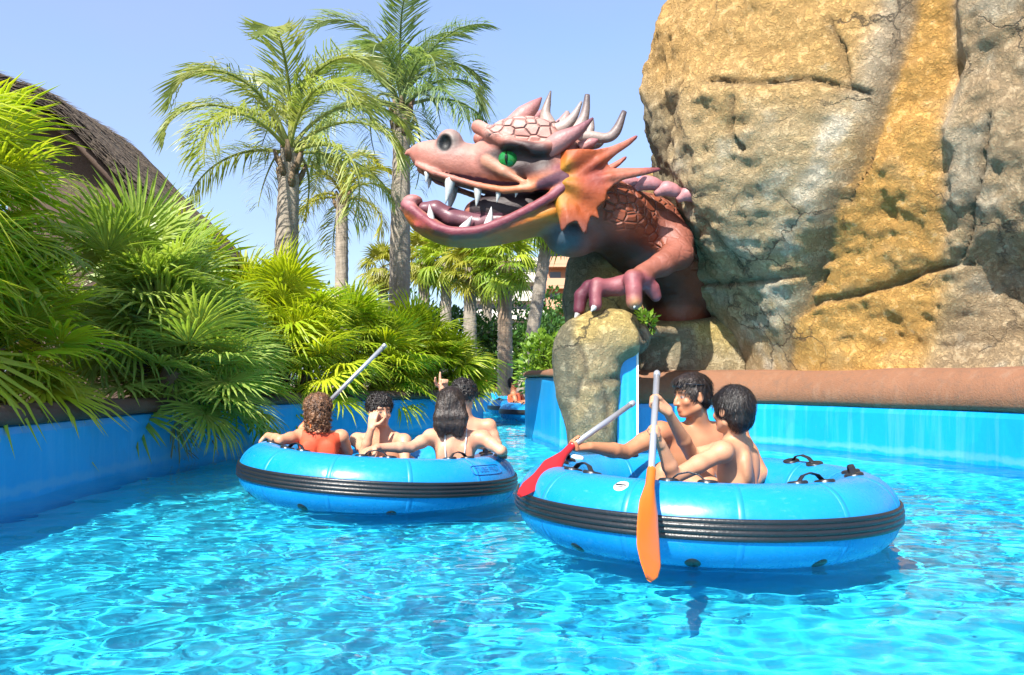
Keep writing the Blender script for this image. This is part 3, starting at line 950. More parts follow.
def feather(name, seed, mat, L=2.3, n=62, leaf=0.52, bend=1.0, wid=0.013, start=0.16):
    """one pinnate frond: arched midrib along +Y, hanging leaflets both sides"""
    rng = random.Random(seed)
    b = MB()
    mid = []
    th = 0.25*bend
    p = np.array([0.0, 0.0, 0.0])
    N = 26
    for i in range(N+1):
        mid.append(p.copy())
        f = i/N
        p = p + np.array([0.012*math.sin(f*4+seed), math.cos(th), math.sin(th)])*L/N
        th -= (0.028 + 0.085*f)*bend*rng.uniform(0.8, 1.2)
    b.tube(mid, [0.030*(1-0.85*i/N) + 0.003 for i in range(N+1)], 5, False)
    M = np.array(mid)
    for i in range(n):
        f = start + (1-start)*i/(n-1)
        t = f*N; k = min(int(t), N-1); c = M[k] + (M[k+1]-M[k])*(t-k)
        tan = M[k+1]-M[k]; tan /= np.linalg.norm(tan)
        for sd in (-1, 1):
            ll = leaf*(0.55 + 0.75*math.sin(math.pi*min(1, f*0.92+0.06)))*rng.uniform(0.75, 1.12)
            out = np.array([sd, 0, 0])*rng.uniform(0.55, 0.95) + tan*rng.uniform(0.45, 0.95) + np.array([0, 0, rng.uniform(0.0, 0.55)])
            out /= np.linalg.norm(out)
            dr = rng.uniform(0.35, 0.95)
            c1 = c + out*ll*0.40 + np.array([0, 0, -0.05*dr*ll])
            c2 = c + out*ll*0.70 + np.array([0, 0, -0.30*dr*ll])
            c3 = c + out*ll*0.90 + np.array([0, 0, -0.72*dr*ll])
            s = np.cross(out, [0, 0, 1]); s /= (np.linalg.norm(s) + 1e-9)
            b.add([c-s*wid*0.5, c+s*wid*0.5, c1-s*wid, c1+s*wid, c2-s*wid*0.7, c2+s*wid*0.7, c3], [(0, 1, 3, 2), (2, 3, 5, 4), (4, 5, 6)])
    return b.mesh(name, mat, False)

def palm_trunk(root, path, rad, mat, name='trunk', rough=0.06, rings=True):
    pts = spline(path, 46)
    b = MB(); V, F = [], []
    n = 16
    for i, p in enumerate(pts):
        f = i/45; r = np.interp(f, [0, 0.5, 1], rad)
        r *= 1 + (rough*(i % 2) if rings else 0)
        for k in range(n):
            a = 2*math.pi*k/n
            rr = r*(1 + 0.08*noise.noise(Vector((math.cos(a)*2, math.sin(a)*2, f*14))))
            V.append((p[0]+rr*math.cos(a), p[1]+rr*math.sin(a), p[2]))
    for i in range(45):
        for k in range(n): F.append((i*n+k, i*n+(k+1) % n, (i+1)*n+(k+1) % n, (i+1)*n+k))
    return obj(name, mesh(name, V, F, mat), root)

def queen_palm(base, top, rad, fronds, meshes, label, seed, scale=1.0, bases=12, group='feather palms behind the wall', el_hi=80, el_lo=-25, lean=(0, 0)):
    rng = random.Random(seed)
    root = empty('feather_palm', base); tag(root, label, 'palm tree', group)
    t = Vector(top) - Vector(base)
    tr = palm_trunk(root, [(0, 0, -0.05), tuple(t*0.35 + Vector((lean[0], lean[1], 0))), tuple(t*0.7 + Vector((lean[0]*0.8, lean[1]*0.8, 0))), tuple(t)], rad, M_TRUNK)
    for i in range(bases):                                       # old leaf bases round the crown shaft
        az = i*2.4; b = MB()
        p = t - Vector((0, 0, 0.10 + 0.05*i))
        d = Vector((math.cos(az), math.sin(az), 0))
        b.tube([p + d*rad[2]*0.6, p + d*rad[2]*1.3 + Vector((0, 0, 0.14)), p + d*rad[2]*1.7 + Vector((0, 0, 0.30))], [0.07, 0.05, 0.025], 6)
        b.build('leaf_base', M_TRUNK_FIB, root)
    for i in range(fronds):
        f = (i+0.5)/fronds
        el = R(el_hi) - f*R(el_hi-el_lo) + rng.uniform(-0.12, 0.12)
        az = i*2.399963 + rng.uniform(-0.25, 0.25)
        d = Vector((math.cos(az)*math.cos(el), math.sin(az)*math.cos(el), math.sin(el)))
        o = obj('frond', rng.choice(meshes), root, t + Vector((0, 0, 0.05 - 0.12*f)))
        o.rotation_euler = aim(d, rng.uniform(-0.3, 0.3))
        sc = scale*rng.uniform(0.85, 1.12); o.scale = (sc, sc, sc)
    return root

QF = [feather('frond', 11+i, M_QUEEN, n=66, wid=0.011, leaf=0.46, bend=0.85+0.22*i) for i in range(4)]
QC = [feather('frond', 21+i, M_QUEEN2, n=64, bend=0.8+0.22*i, leaf=0.50, wid=0.012) for i in range(4)]
QY = [feather('frond', 41+i, M_YPALM, L=1.6, n=44, leaf=0.42, bend=1.0+0.3*i) for i in range(3)]

GZ = 0.46
fan_palm((-4.55, 5.5, GZ), [(0, 0, 1.62, 46), (-0.35, 0.35, 0.95, 30), (0.10, 0.15, 0.85, 26)], 'yellow', 'large yellow-green fan palm at the left edge, nearest the camera', 1, 1.22, toward=R(-20), dead=2)
fan_palm((-4.45, 6.9, GZ), [(0, 0, 1.75, 40), (-0.6, 0.3, 2.0, 34), (0.30, -0.1, 0.6, 26)], 'yellow', 'yellow-green fan palm just behind the nearest one, before the thatch', 2, 1.05, toward=R(-40), mixkey='green')
fan_palm((-3.80, 8.7, GZ), [(0, 0, 1.15, 46), (0.10, 0.5, 0.70, 28), (0.42, -0.25, 0.45, 26)], 'blue', 'silvery blue-green fan palm drooping over the wall rim', 3, 1.12, toward=R(-35))
fan_palm((-3.95, 9.9, GZ), [(0, 0, 1.10, 44), (0.30, 0.5, 0.55, 30), (0.5, -0.4, 0.35, 24)], 'green', 'green fan palm in front of the left palm trunk base', 4, 1.05, toward=R(-50), mixkey='yellow')
fan_palm((-3.25, 11.9, GZ), [(0, 0, 1.15, 44), (-0.6, 0.5, 1.25, 30), (0.45, -0.2, 0.45, 28)], 'yellow', 'bushy yellow-green fan palm right of the left palm trunk', 5, 1.02, toward=R(-60), mixkey='green')
fan_palm((-2.55, 13.6, GZ), [(0, 0, 0.95, 42), (0.5, 0.2, 0.55, 30)], 'green', 'fan palm mound behind the grey paddle shaft', 6, 1.0, toward=R(-60), mixkey='yellow')
fan_palm((-1.75, 14.9, GZ), [(0, 0, 0.80, 40), (0.35, 0.15, 0.40, 28)], 'green', 'fan palm mound behind the long dark hair, at the wall tip', 7, 0.98, toward=R(-60), mixkey='yellow')
fan_palm((-1.15, 15.7, GZ), [(0, 0, 0.45, 34)], 'yellow', 'low arching fan palm hanging over the wall tip', 8, 0.95, toward=R(-70), mixkey='green')
fan_palm((-5.6, 8.4, GZ), [(0, 0, 1.2, 34), (0.4, 0.9, 0.9, 26)], 'green', 'green fan palm below the thatched roof slope', 9, 1.05, toward=R(-60))
fan_palm((-4.6, 11.8, GZ), [(0, 0, 1.3, 34)], 'green', 'green fan palm left of the left palm trunk', 10, 1.0, toward=R(-70), mixkey='blue')

P1 = PX(290, 150, 13.0); P2 = PX(402, 105, 15.5); P3 = PX(342, 196, 19.5)
queen_palm((PX(275, 300, 13.0).x, 13.0, GZ), P1, [0.20, 0.18, 0.14], 20, QF, 'tall feather palm with grey trunk, leftmost against the sky', 3, 1.0, lean=(0.03, 0), el_lo=-12)
queen_palm((PX(398, 300, 15.5).x, 15.5, GZ), P2, [0.20, 0.18, 0.14], 21, QC, 'tall feather palm directly behind the dragon snout', 8, 1.02, el_lo=-8)
queen_palm((PX(341, 300, 19.5).x, 19.5, GZ), P3, [0.17, 0.15, 0.13], 15, QY, 'small yellowish feather palm between the two tall palms', 5, 0.95, bases=6)

# distant palms under the dragon jaw
fan_set('far', M_FAN3, n=22, rad=0.62, pet=0.55, wid=0.026, droop=0.5)
fan_set('fary', M_YPALM, n=22, rad=0.62, pet=0.55, wid=0.026, droop=0.6)
def far_palm(u, vtop, Y, rad, key, label, seed, nl=30, lean=0.0, tm=M_TRUNK_RED, scale=1.0):
    rng = random.Random(seed)
    top = PX(u, vtop, Y)
    root = empty('garden_palm', (top.x + lean, Y, GZ)); tag(root, label, 'palm tree', 'garden palms under the dragon jaw')
    t = top - root.location
    palm_trunk(root, [(0, 0, -0.05), (-lean*0.4, 0, t.z*0.4), (-lean*0.75, 0, t.z*0.75), tuple(t)], [rad*1.1, rad, rad*0.9], tm, rough=0.12)
    for i in range(nl):
        f = (i+0.5)/nl
        el = R(85) - f*R(150) + rng.uniform(-0.12, 0.12); az = i*2.399963
        d = Vector((math.cos(az)*math.cos(el), math.sin(az)*math.cos(el), math.sin(el)))
        o = obj('leaf', rng.choice(FANS[key]), root, t); o.rotation_euler = aim(d, rng.uniform(-0.3, 0.3))
        sc = scale*rng.uniform(0.85, 1.1); o.scale = (sc, sc, sc)
    return root
far_palm(505, 262, 21.0, 0.17, 'far', 'garden palm with a straight patterned trunk below the dragon jaw', 1, 34, scale=1.05)
far_palm(470, 268, 22.0, 0.16, 'fary', 'yellowing garden palm left of the straight patterned trunk', 2, 30, tm=M_TRUNK, scale=0.95)
far_palm(446, 262, 24.0, 0.15, 'far', 'green garden palm below the middle of the dragon jaw', 3, 30, tm=M_TRUNK)
far_palm(424, 258, 25.0, 0.16, 'fary', 'yellow-green garden palm right of the trunk under the snout', 4, 30, tm=M_TRUNK)
far_palm(487, 272, 27.0, 0.15, 'far', 'farther green garden palm between two trunks', 6, 26, tm=M_TRUNK)
far_palm(383, 268, 29.0, 0.16, 'fary', 'far yellow palm at the left of the trunk under the snout', 7, 26, tm=M_TRUNK)
# leaning bare trunk whose crown is hidden behind the dragon
far_palm(551, 215, 18.5, 0.13, 'far', 'leaning grey palm trunk between hotel and boulder', 5, 26, lean=-0.62, tm=M_TRUNK, scale=0.9)

def shrub(loc, r, h, n, mat, label, seed, leaf=0.12, group='shrubs behind the wall', name='shrub', flowers=None):
    rng = random.Random(seed)
    root = empty(name, loc); tag(root, label, 'shrub', group)
    for k in range(5):
        a = k*1.3; b = MB()
        b.tube([(0, 0, -0.03), (math.cos(a)*r*0.25, math.sin(a)*r*0.25, h*0.4), (math.cos(a)*r*0.55, math.sin(a)*r*0.55, h*0.8)], [0.03, 0.02, 0.008], 5)
        b.build('stem', M_WOOD, root)
    lobes = [(rng.uniform(-.55, .55)*r, rng.uniform(-.55, .55)*r, rng.uniform(0.25, 0.8)*h, rng.uniform(0.35, 0.6)) for _ in range(9)]
    def leaves(cnt, mat_, nm, sz, hi):
        b = MB()
        for i in range(cnt):
            lx, ly, lz, lr = rng.choice(lobes)
            d = Vector((rng.gauss(0, 1), rng.gauss(0, 1), rng.gauss(0, 1) + 0.15)).normalized()
            q = lr*rng.uniform(0.55, 1.08)
            c = Vector((lx + d.x*q*r, ly + d.y*q*r, max(0.02, lz + d.z*q*h*0.6*(1 if not hi else 1.05))))
            a = (d + Vector((rng.uniform(-.7, .7), rng.uniform(-.7, .7), rng.uniform(-.3, .8)))).normalized()
            s = a.cross(Vector((rng.uniform(-1, 1), rng.uniform(-1, 1), 1))).normalized()
            L = sz*rng.uniform(0.7, 1.4)
            b.add([c, c + a*L*0.5 + s*L*0.28, c + a*L, c + a*L*0.5 - s*L*0.28], [(0, 1, 2, 3)])
        o = b.build(nm, mat_, root, False); o['kind'] = 'stuff'
    leaves(n, mat, 'foliage', leaf, False)
    if flowers: leaves(n//4, flowers, 'blossom', leaf*0.8, True)
    return root
M_ORANGE = leaf_material('orange_petals', (0.62, 0.20, 0.03, 1), (0.72, 0.34, 0.05, 1), (0.75, 0.45, 0.10, 1), 0.2)
shrub((-0.55, 24.5, GZ), 0.9, 0.7, 1500, M_SHRUB2, 'low orange flowering shrub beyond the far channel wall', 1, 0.10, flowers=M_ORANGE, name='flowering_shrub')
shrub((0.45, 24.6, GZ), 0.8, 1.15, 1400, M_SHRUB2, 'spiky light green shrub at the foot of the leaning trunk', 2, 0.22)
shrub((-0.9, 26.5, GZ), 1.5, 2.3, 3000, M_SHRUB, 'dark green shrub left of the straight patterned trunk', 3, 0.16)
shrub((0.55, 28, GZ), 1.4, 2.9, 3000, M_SHRUB, 'dark green shrub between patterned and leaning trunks', 4, 0.16)
shrub((-2.6, 25.5, GZ), 1.7, 2.6, 3200, M_SHRUB, 'dark green shrub under the far palms at the centre', 5, 0.16)
shrub((-4.8, 26.5, GZ), 1.9, 2.9, 3200, M_SHRUB, 'dark green shrub behind the small yellowish palm', 6, 0.16)
shrub((0.75, 14.8, GZ), 0.75, 1.35, 2600, M_SHRUB2, 'bright green shrub between leaning trunk and boulder', 7, 0.10)
shrub((1.95, 30, GZ), 1.5, 3.4, 2600, M_SHRUB, 'dark green shrub in front of the orange hotel', 8, 0.18)
shrub((1.72, 10.75, 1.40), 0.16, 0.28, 240, M_SHRUB2, 'small green sprig growing on the ledge behind the dragon foot', 9, 0.07, name='ledge_sprig')
shrub((-8.0, 30, GZ), 3.0, 3.4, 4200, M_SHRUB, 'wide dark hedge shrub behind the left fan palms', 10, 0.2)
# ------------------------------------------------------------------ dragon statue
DY = 10.25                                    # depth of its middle plane; sculpted in units of one pixel at that depth
DS = DY/FPX
def dw(P):
    P = np.asarray(P, float)
    return np.stack([(P[..., 0]-U0)*DS, DY + P[..., 2]*DS, CAMH - (P[..., 1]+5.0-V0)*DS], -1)

def loft(u, v, d, K, p=2.3, grow=0.0):
    K = np.array(K, float)
    uc = np.clip(u, K[0, 0], K[-1, 0])
    t = np.interp(uc, K[:, 0], K[:, 1]); b = np.interp(uc, K[:, 0], K[:, 2]); w = np.interp(uc, K[:, 0], K[:, 3]) + grow
    h = (b-t)/2 + grow; c = (b+t)/2
    r = (np.abs((v-c)/h)**p + np.abs(d/w)**p)**(1/p)
    return (r-1)*np.minimum(h, w) + np.abs(u-uc)

HEAD = [(409,146,150,3),(413,141,158,8),(420,138,166,14),(432,136,173,19),(445,136,177,23),(460,138,181,26),(475,141,185,28),(488,132,189,33),(500,125,192,37),(520,120,193,40),(540,120,190,41),(555,124,187,41),(570,131,190,38),(586,144,198,32)]
JAW = [(403,199,208,5),(407,196,216,11),(413,197,224,16),(422,203,231,20),(435,213,237,23),(450,222,241,26),(470,225,242,29),(490,223,240,32),(510,216,236,35),(530,208,231,38),(550,198,227,40),(566,188,224,38),(582,186,220,33)]

def dragon():
    root = empty('dragon_statue', (1.9, DY, 1.2))
    tag(root, 'pink horned dragon statue with open toothed jaws leaning out from the giant rock', 'statue')
    o0 = np.array(root.location)
    loc = lambda P: dw(P) - o0

    S = Sculpt((398, 84, -66), (770, 345, 190), 1.7)
    S.field((404, 100, -60), (600, 215, 60), lambda u, v, d: loft(u, v, d, HEAD), 3)
    S.field((398, 175, -60), (600, 250, 60), lambda u, v, d: loft(u, v, d, JAW), 2)
    S.field((416, 180, -40), (552, 236, 40), lambda u, v, d: loft(u, v, d/0.74, [(k[0], k[1]-16, k[1]+6, k[3]) for k in JAW[3:11]], 2.2), 3, True)   # mouth cavity
    S.ell((522, 206, 0), (58, 20, 20), 4); S.ell((578, 186, 0), (24, 26, 34), 8)                                   # back of the throat
    for s in (-1, 1):
        S.ell((451, 142, s*15), (13, 13.5, 11), 4)                          # nostril dome
        S.ell((446, 144, s*27), (7.5, 8.5, 9), 2.5, None, True)
        S.ell((524, 134, s*24), (34, 15, 17), 6); S.chain([(479, 128, s*20), (492, 138, s*33), (508, 149, s*41), (526, 156, s*45), (542, 156, s*45), (554, 149, s*43)], [7, 6.5, 6.5, 6.5, 6, 5], 4)   # brow ridge
        S.ell((510, 163, s*47), (20, 9, 12), 4, None, True)                # eye socket
        S.chain([(487, 164, s*28), (504, 175, s*35), (524, 187, s*40)], [4.6, 4.6, 2.5], 3.5)               # cheek plate
        S.chain([(418, 162, s*10), (436, 172, s*18), (455, 179, s*23), (480, 187, s*28), (505, 193, s*35), (530, 192, s*40), (550, 185, s*42), (564, 183, s*42)], [3.0, 3.2, 3.2, 3.2, 3.6, 3.8, 4.0, 4.5], 2)
        S.chain([(405, 201, s*7), (414, 207, s*14), (424, 216, s*19), (438, 226, s*22), (456, 231, s*25), (480, 230, s*29), (505, 222, s*34), (530, 211, s*39), (550, 200, s*42), (563, 190, s*43)], [4, 4.5, 4.2, 4, 4, 4, 4.2, 4.4, 4.6, 4.6], 2.5)
        S.ell((546, 178, s*36), (20, 15, 12), 6)                            # cheek
        S.ell((428, 222, s*15), (12, 6, 6), 3)                              # pout
    S.ell((413, 196, 0), (10, 6, 14), 4)
    S.cap((409, 147, 0), (406, 149, 0), 3.5, 2.0, 2)
    S.ell((573, 232, 0), (28, 20, 28), 6)                                   # blue goitre
    S.ell((556, 222, 0), (18, 14, 26), 6)
    S.chain([(580, 193, 0), (612, 209, 12), (650, 222, 54), (698, 246, 118), (750, 275, 150)], [36, 35, 42, 50, 50], 10)
    S.ell((650, 211, 50), (38, 28, 36), 10)
    S.chain([(664, 216, 44), (678, 232, 28), (680, 248, 10)], [24, 20, 15], 8)         # upper arm
    S.chain([(680, 248, 10), (660, 261, -12), (638, 272, -28)], [15, 11.5, 9], 5)        # forearm
    S.chain([(638, 276, -30), (616, 284, -26), (596, 287, -22)], [10, 9, 8], 4)           # palm
    for pts, rr in (([(612, 284, -26), (588, 284, -16), (580, 292, -14), (578, 306, -15)], [7, 7, 6.5, 6]),
                    ([(606, 285, -28), (594, 284, -30), (592, 292, -34), (592, 303, -36)], [7, 7.5, 6, 6.5]),
                    ([(634, 278, -34), (627, 279, -42), (627, 290, -48), (627, 301, -50)], [9, 9, 7.5, 8]),
                    ([(640, 280, -28), (648, 286, -24), (652, 293, -22)], [8, 7, 6])):
        S.chain(pts, rr, 3)
    S.chain([(694, 262, 118), (700, 300, 125), (706, 345, 130)], [40, 32, 28], 8)               # chest goes down behind the ledge
    V, F = S.surface()
    V0_ = V.copy()
    # vertex normals in sculpt space
    fn = np.cross(V[F[:, 2]]-V[F[:, 0]], V[F[:, 3]]-V[F[:, 1]])
    N = np.zeros_like(V)
    for k in range(4): np.add.at(N, F[:, k], fn)
    N /= (np.linalg.norm(N, axis=1)[:, None] + 1e-9)
    if np.mean((V-V.mean(0))[:, 2]*N[:, 2]) < 0: N = -N
    u, v, d = V[:, 0], V[:, 1], V[:, 2]
    ad = np.abs(d)
    n1 = nz(V*0.02, 1.0, 4, 2.0); n2 = nz(V*0.08, 1.0, 3, 5.0)
    hb = np.interp(u, [k[0] for k in HEAD], [k[2] for k in HEAD]); hw = np.interp(u, [k[0] for k in HEAD], [k[3] for k in HEAD])
    jt = np.interp(u, [k[0] for k in JAW], [k[1] for k in JAW]); jw = np.interp(u, [k[0] for k in JAW], [k[3] for k in JAW])
    lo_lip = np.interp(u, [405, 424, 438, 456, 480, 505, 530, 550, 563], [201, 216, 226, 231, 230, 222, 211, 202, 196])
    C = np.repeat(np.array([[0.52, 0.235, 0.185]]), len(V), 0)                                     # dusty pink
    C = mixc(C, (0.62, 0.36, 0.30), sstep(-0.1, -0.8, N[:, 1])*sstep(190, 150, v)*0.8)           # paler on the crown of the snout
    C = mixc(C, (0.62, 0.23, 0.09), sstep(172, 192, v + 6*n1)*sstep(430, 500, u)*sstep(215, 196, v)*0.75)
    C = mixc(C, (0.70, 0.23, 0.06), sstep(lo_lip+3, lo_lip+8, v)*sstep(590, 560, u))
    C = mixc(C, (0.66, 0.30, 0.03), sstep(480, 530, u)*sstep(590, 560, u)*sstep(206, 214, v)*sstep(226, 218, v)*0.85)
    C = mixc(C, (0.30, 0.27, 0.25), np.exp(-(((u-453)/15)**2 + ((v-141)/15)**2))*0.95)           # grey nostril dome
    C = mixc(C, (0.015, 0.017, 0.02), sstep(1.15, 0.75, np.hypot((u-446)/8.0, (v-144)/9.0))*sstep(14, 18, ad))
    C = mixc(C, (0.035, 0.018, 0.022), sstep(1.40, 0.80, np.hypot((u-518)/33, (v-165)/15))*sstep(20, 26, ad)*0.92)   # dark paint round the eye
    C = mixc(C, (0.66, 0.40, 0.35), sstep(148, 142, v + 0.10*(u-520)*-1)*sstep(480, 490, u)*sstep(560, 545, u))
    plate = dist_poly(u, v, [(487, 163), (504, 175), (524, 188)])
    C = mixc(C, (0.68, 0.36, 0.24), sstep(7, 4, plate)*sstep(22, 27, ad)*0.7)
    lipl = dist_poly(u, v, [(405, 201), (414, 207), (424, 216), (438, 226), (456, 231), (480, 230), (505, 222), (530, 211), (550, 200), (563, 190), (566, 183)])
    C = mixc(C, (0.30, 0.085, 0.115), sstep(5.5, 3.0, lipl))
    C = mixc(C, (0.13, 0.05, 0.06), sstep(2.5, 0.5, np.abs(lipl-6.2))*sstep(jt, jt+12, v)*0.55)
    C = mixc(C, (0.62, 0.30, 0.31), np.exp(-(((u-411)/9)**2 + ((v-198)/7)**2)))
    C = mixc(C, (0.62, 0.16, 0.15), np.exp(-(((u-421)/8)**2 + ((v-223)/5)**2)))
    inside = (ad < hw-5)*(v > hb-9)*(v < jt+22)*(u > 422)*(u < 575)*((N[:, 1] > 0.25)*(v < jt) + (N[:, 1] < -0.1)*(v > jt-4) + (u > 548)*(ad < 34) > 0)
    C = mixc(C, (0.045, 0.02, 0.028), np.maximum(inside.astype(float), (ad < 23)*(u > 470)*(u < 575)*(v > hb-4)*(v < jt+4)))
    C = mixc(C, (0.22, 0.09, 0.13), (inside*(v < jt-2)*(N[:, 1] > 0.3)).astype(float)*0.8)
    corner = dist_poly(u, v, [(540, 190), (552, 185), (561, 181)])
    C = mixc(C, (0.17, 0.07, 0.10), sstep(7, 3.5, corner)*sstep(18, 24, ad))
    C = mixc(C, (0.30, 0.12, 0.16), np.exp(-((corner-9)/3)**2)*sstep(545, 556, u)*sstep(585, 570, u)*0.8)
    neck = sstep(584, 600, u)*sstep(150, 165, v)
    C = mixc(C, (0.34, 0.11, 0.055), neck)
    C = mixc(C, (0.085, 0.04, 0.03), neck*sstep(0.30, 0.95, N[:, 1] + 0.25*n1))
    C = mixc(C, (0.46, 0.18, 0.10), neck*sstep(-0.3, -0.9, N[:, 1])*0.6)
    C = mixc(C, (0.075, 0.125, 0.17), np.exp(-(((u-566)/24)**2 + ((v-236)/17)**2)**2)*sstep(216, 226, v))
    C = mixc(C, (0.20, 0.12, 0.10), np.exp(-(((u-592)/13)**2 + ((v-236)/15)**2)**2)*0.8)
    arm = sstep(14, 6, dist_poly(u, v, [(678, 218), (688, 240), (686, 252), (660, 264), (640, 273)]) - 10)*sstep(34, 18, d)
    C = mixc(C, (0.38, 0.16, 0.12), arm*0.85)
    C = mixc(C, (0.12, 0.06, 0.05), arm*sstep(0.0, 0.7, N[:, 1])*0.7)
    paw = sstep(648, 634, u)*sstep(268, 276, v) + (v > 276)*(u < 660)
    C = mixc(C, (0.36, 0.125, 0.145), paw*1.0)
    C = mixc(C, (0.20, 0.05, 0.085), paw*sstep(592, 582, u))
    C = mixc(C, (0.58, 0.34, 0.17), np.exp(-(((u-627)/7)**2 + ((v-303)/6)**2))*0.9)
    C = C*(1 + 0.16*n2[:, None] + 0.10*n1[:, None])
    mask = np.zeros(len(V))
    mask = np.maximum(mask, sstep(482, 492, u)*sstep(565, 552, u)*sstep(146, 138, v + 0.22*(505-u)*0.5))
    mask = np.maximum(mask, sstep(592, 604, u)*sstep(0.6, 0.2, N[:, 1])*sstep(270, 250, v)*0.9)
    mask *= (1-arm*0.85)
    t = NT('painted_dragon_skin')
    vc = t.n('VertexColor', layer_name='Col'); mk = t.n('VertexColor', layer_name='Mask')
    co = t.coord(scale=(1.0, 1.0, 1.25))
    vo = t.n('TexVoronoi', {'Vector': co, 'Scale': 7.6, 'Randomness': 0.72}, feature='DISTANCE_TO_EDGE').outputs['Distance']
    edge = t.ramp(vo, [(0.012, 1), (0.05, 0)])
    em = t.math('MULTIPLY', edge, mk.outputs['Color'])
    n_ = t.noise(co, 16, 6, 0.65)
    col = t.mix(t.math('MULTIPLY', em, 0.72), vc.outputs['Color'], (0.10, 0.045, 0.035, 1))
    col = t.mix(t.ramp(n_, [(0.52, 0), (0.75, 0.35)]), col, t.mix(1.0, col, (0.6, 0.55, 0.55, 1), 'MULTIPLY'))
    sc_ = t.math('MULTIPLY', t.ramp(vo, [(0.0, 0), (0.16, 1)]), mk.outputs['Color'])
    h_ = t.math('ADD', t.math('MULTIPLY', n_, 0.30), t.math('MULTIPLY', sc_, 1.1))
    M_SKIN = t.pbr(col, 0.55, t.bump(h_, 0.9, 0.03))
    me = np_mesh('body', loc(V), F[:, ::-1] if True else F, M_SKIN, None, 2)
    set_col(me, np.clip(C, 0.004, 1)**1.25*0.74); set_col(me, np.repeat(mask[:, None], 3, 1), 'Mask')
    bm = bmesh.new(); bm.from_mesh(me); bmesh.ops.recalc_face_normals(bm, faces=bm.faces); bm.to_mesh(me); bm.free()
    obj('body', me, root)

    # eye
    Me = NT('green_glass_eye'); vv = Me.coord(scale=(1, 1, 1))
    g = Me.noise(vv, 40, 4)
    Meye = Me.pbr(Me.mix(g, (0.004, 0.05, 0.012, 1), (0.02, 0.25, 0.05, 1)), 0.08)
    Mpup = simple('pupil', (0.005, 0.01, 0.005), 0.1); Mlid = simple('eye_rim', (0.42, 0.44, 0.36), 0.4)
    for s in (-1, 1):
        b = MB(); c = (508, 163, s*29.5)
        prof = [(11*math.sin(math.pi*i/14), -11*math.cos(math.pi*i/14)) for i in range(15)]
        b.lathe(prof, 24); P = [(c[0]+q[0], c[1]+q[1], c[2]+q[2]) for q in b.v]
        e = obj('eye', mesh('eye', loc(P), b.f, Meye), root)
        b = MB(); b.tube([(506.5, 156.4+i*2.2, s*(29.5+11.0*math.sqrt(max(0, 1-((156.4+i*2.2-163)/11)**2)) + 0.05)) for i in range(7)], [0.2, 0.9, 1.4, 1.6, 1.4, 0.9, 0.2], 6)
        obj('pupil', mesh('pupil', loc(b.v), b.f, Mpup), e)

    # horns, crest fins, ears
    def grad(name, c0, c1, rough=0.5):
        t = NT(name); vc = t.n('VertexColor', layer_name='Col')
        n_ = t.noise(t.coord(), 18, 5)
        return t.pbr(t.mix(t.ramp(n_, [(0.45, 0), (0.75, 0.4)]), vc.outputs['Color'], t.mix(1.0, vc.outputs['Color'], (0.55, 0.5, 0.5, 1), 'MULTIPLY')), rough, t.bump(n_, 0.4, 0.02))
    M_HORN = grad('painted_horn', None, None)
    def horn(name, path, rad, ca, cb, flat=1.0, n=24):
        P = spline(path, n); rr = np.interp(np.linspace(0, 1, n), np.linspace(0, 1, len(rad)), rad)
        b = MB(); b.tube([tuple(p) for p in P], list(rr), 10, True, False, flat)
        C = np.array([np.array(ca)*(1-f)+np.array(cb)*f for f in np.repeat(np.linspace(0, 1, n)**1.3, 10)])
        me = mesh(name, loc(b.v), b.f, M_HORN); set_col(me, C**1.2*0.70)
        return obj(name, me, root)
    pk, pp, gr, dk = (0.62, 0.34, 0.31), (0.40, 0.17, 0.20), (0.36, 0.31, 0.30), (0.16, 0.13, 0.14)
    bone = (0.55, 0.45, 0.40)
    horn('crest_fin', [(512, 124, -12), (524, 114, -14), (534, 105, -14), (541, 97, -13)], [9, 9.5, 6, 1], pk, (0.38, 0.17, 0.18))
    horn('crest_fin', [(516, 124, 14), (528, 114, 16), (538, 106, 16), (546, 99, 15)], [9, 8, 5, 1], pk, pp)
    horn('crest_horn', [(547, 124, -14), (545, 113, -15), (547, 103, -15), (550, 91, -15)], [9, 5, 3.4, 0.8], bone, dk)
    horn('crest_horn', [(553, 126, 8), (563, 116, 10), (567, 108, 10), (568, 103, 10)], [8, 7, 4.5, 2], pk, gr)
    horn('crest_horn', [(551, 134, -24), (562, 131, -30), (571, 122, -32), (579, 107, -32)], [7.5, 6.5, 4.5, 1.2], bone, gr)
    horn('antler', [(566, 134, -4), (580, 121, -4), (585, 108, -4), (587, 91, -4)], [8, 6, 4.4, 2.6], bone, dk)
    horn('antler', [(562, 142, -12), (584, 136, -16), (604, 138, -18), (614, 131, -18), (622, 112, -18)], [9, 5.5, 5, 5, 2.6], bone, dk)
    horn('antler', [(586, 136, -15), (589, 128, -15), (590, 119, -15)], [5, 4.2, 2.6], bone, gr)
    horn('antler', [(562, 142, 14), (584, 134, 22), (600, 132, 26), (610, 122, 28)], [8, 5.5, 4.4, 2], bone, dk)
    horn('ear', [(545, 156, -36), (558, 148, -42), (574, 139, -44), (589, 126, -42)], [10, 10, 6, 1], pk, (0.22, 0.09, 0.13))
    horn('ear', [(545, 156, 36), (558, 148, 42), (574, 139, 44), (589, 126, 42)], [10, 10, 6, 1], pk, (0.22, 0.09, 0.13))
    horn('cheek_spike', [(578, 152, -34), (588, 148, -38), (594, 146, -40)], [6, 4.5, 1], pk, pp)
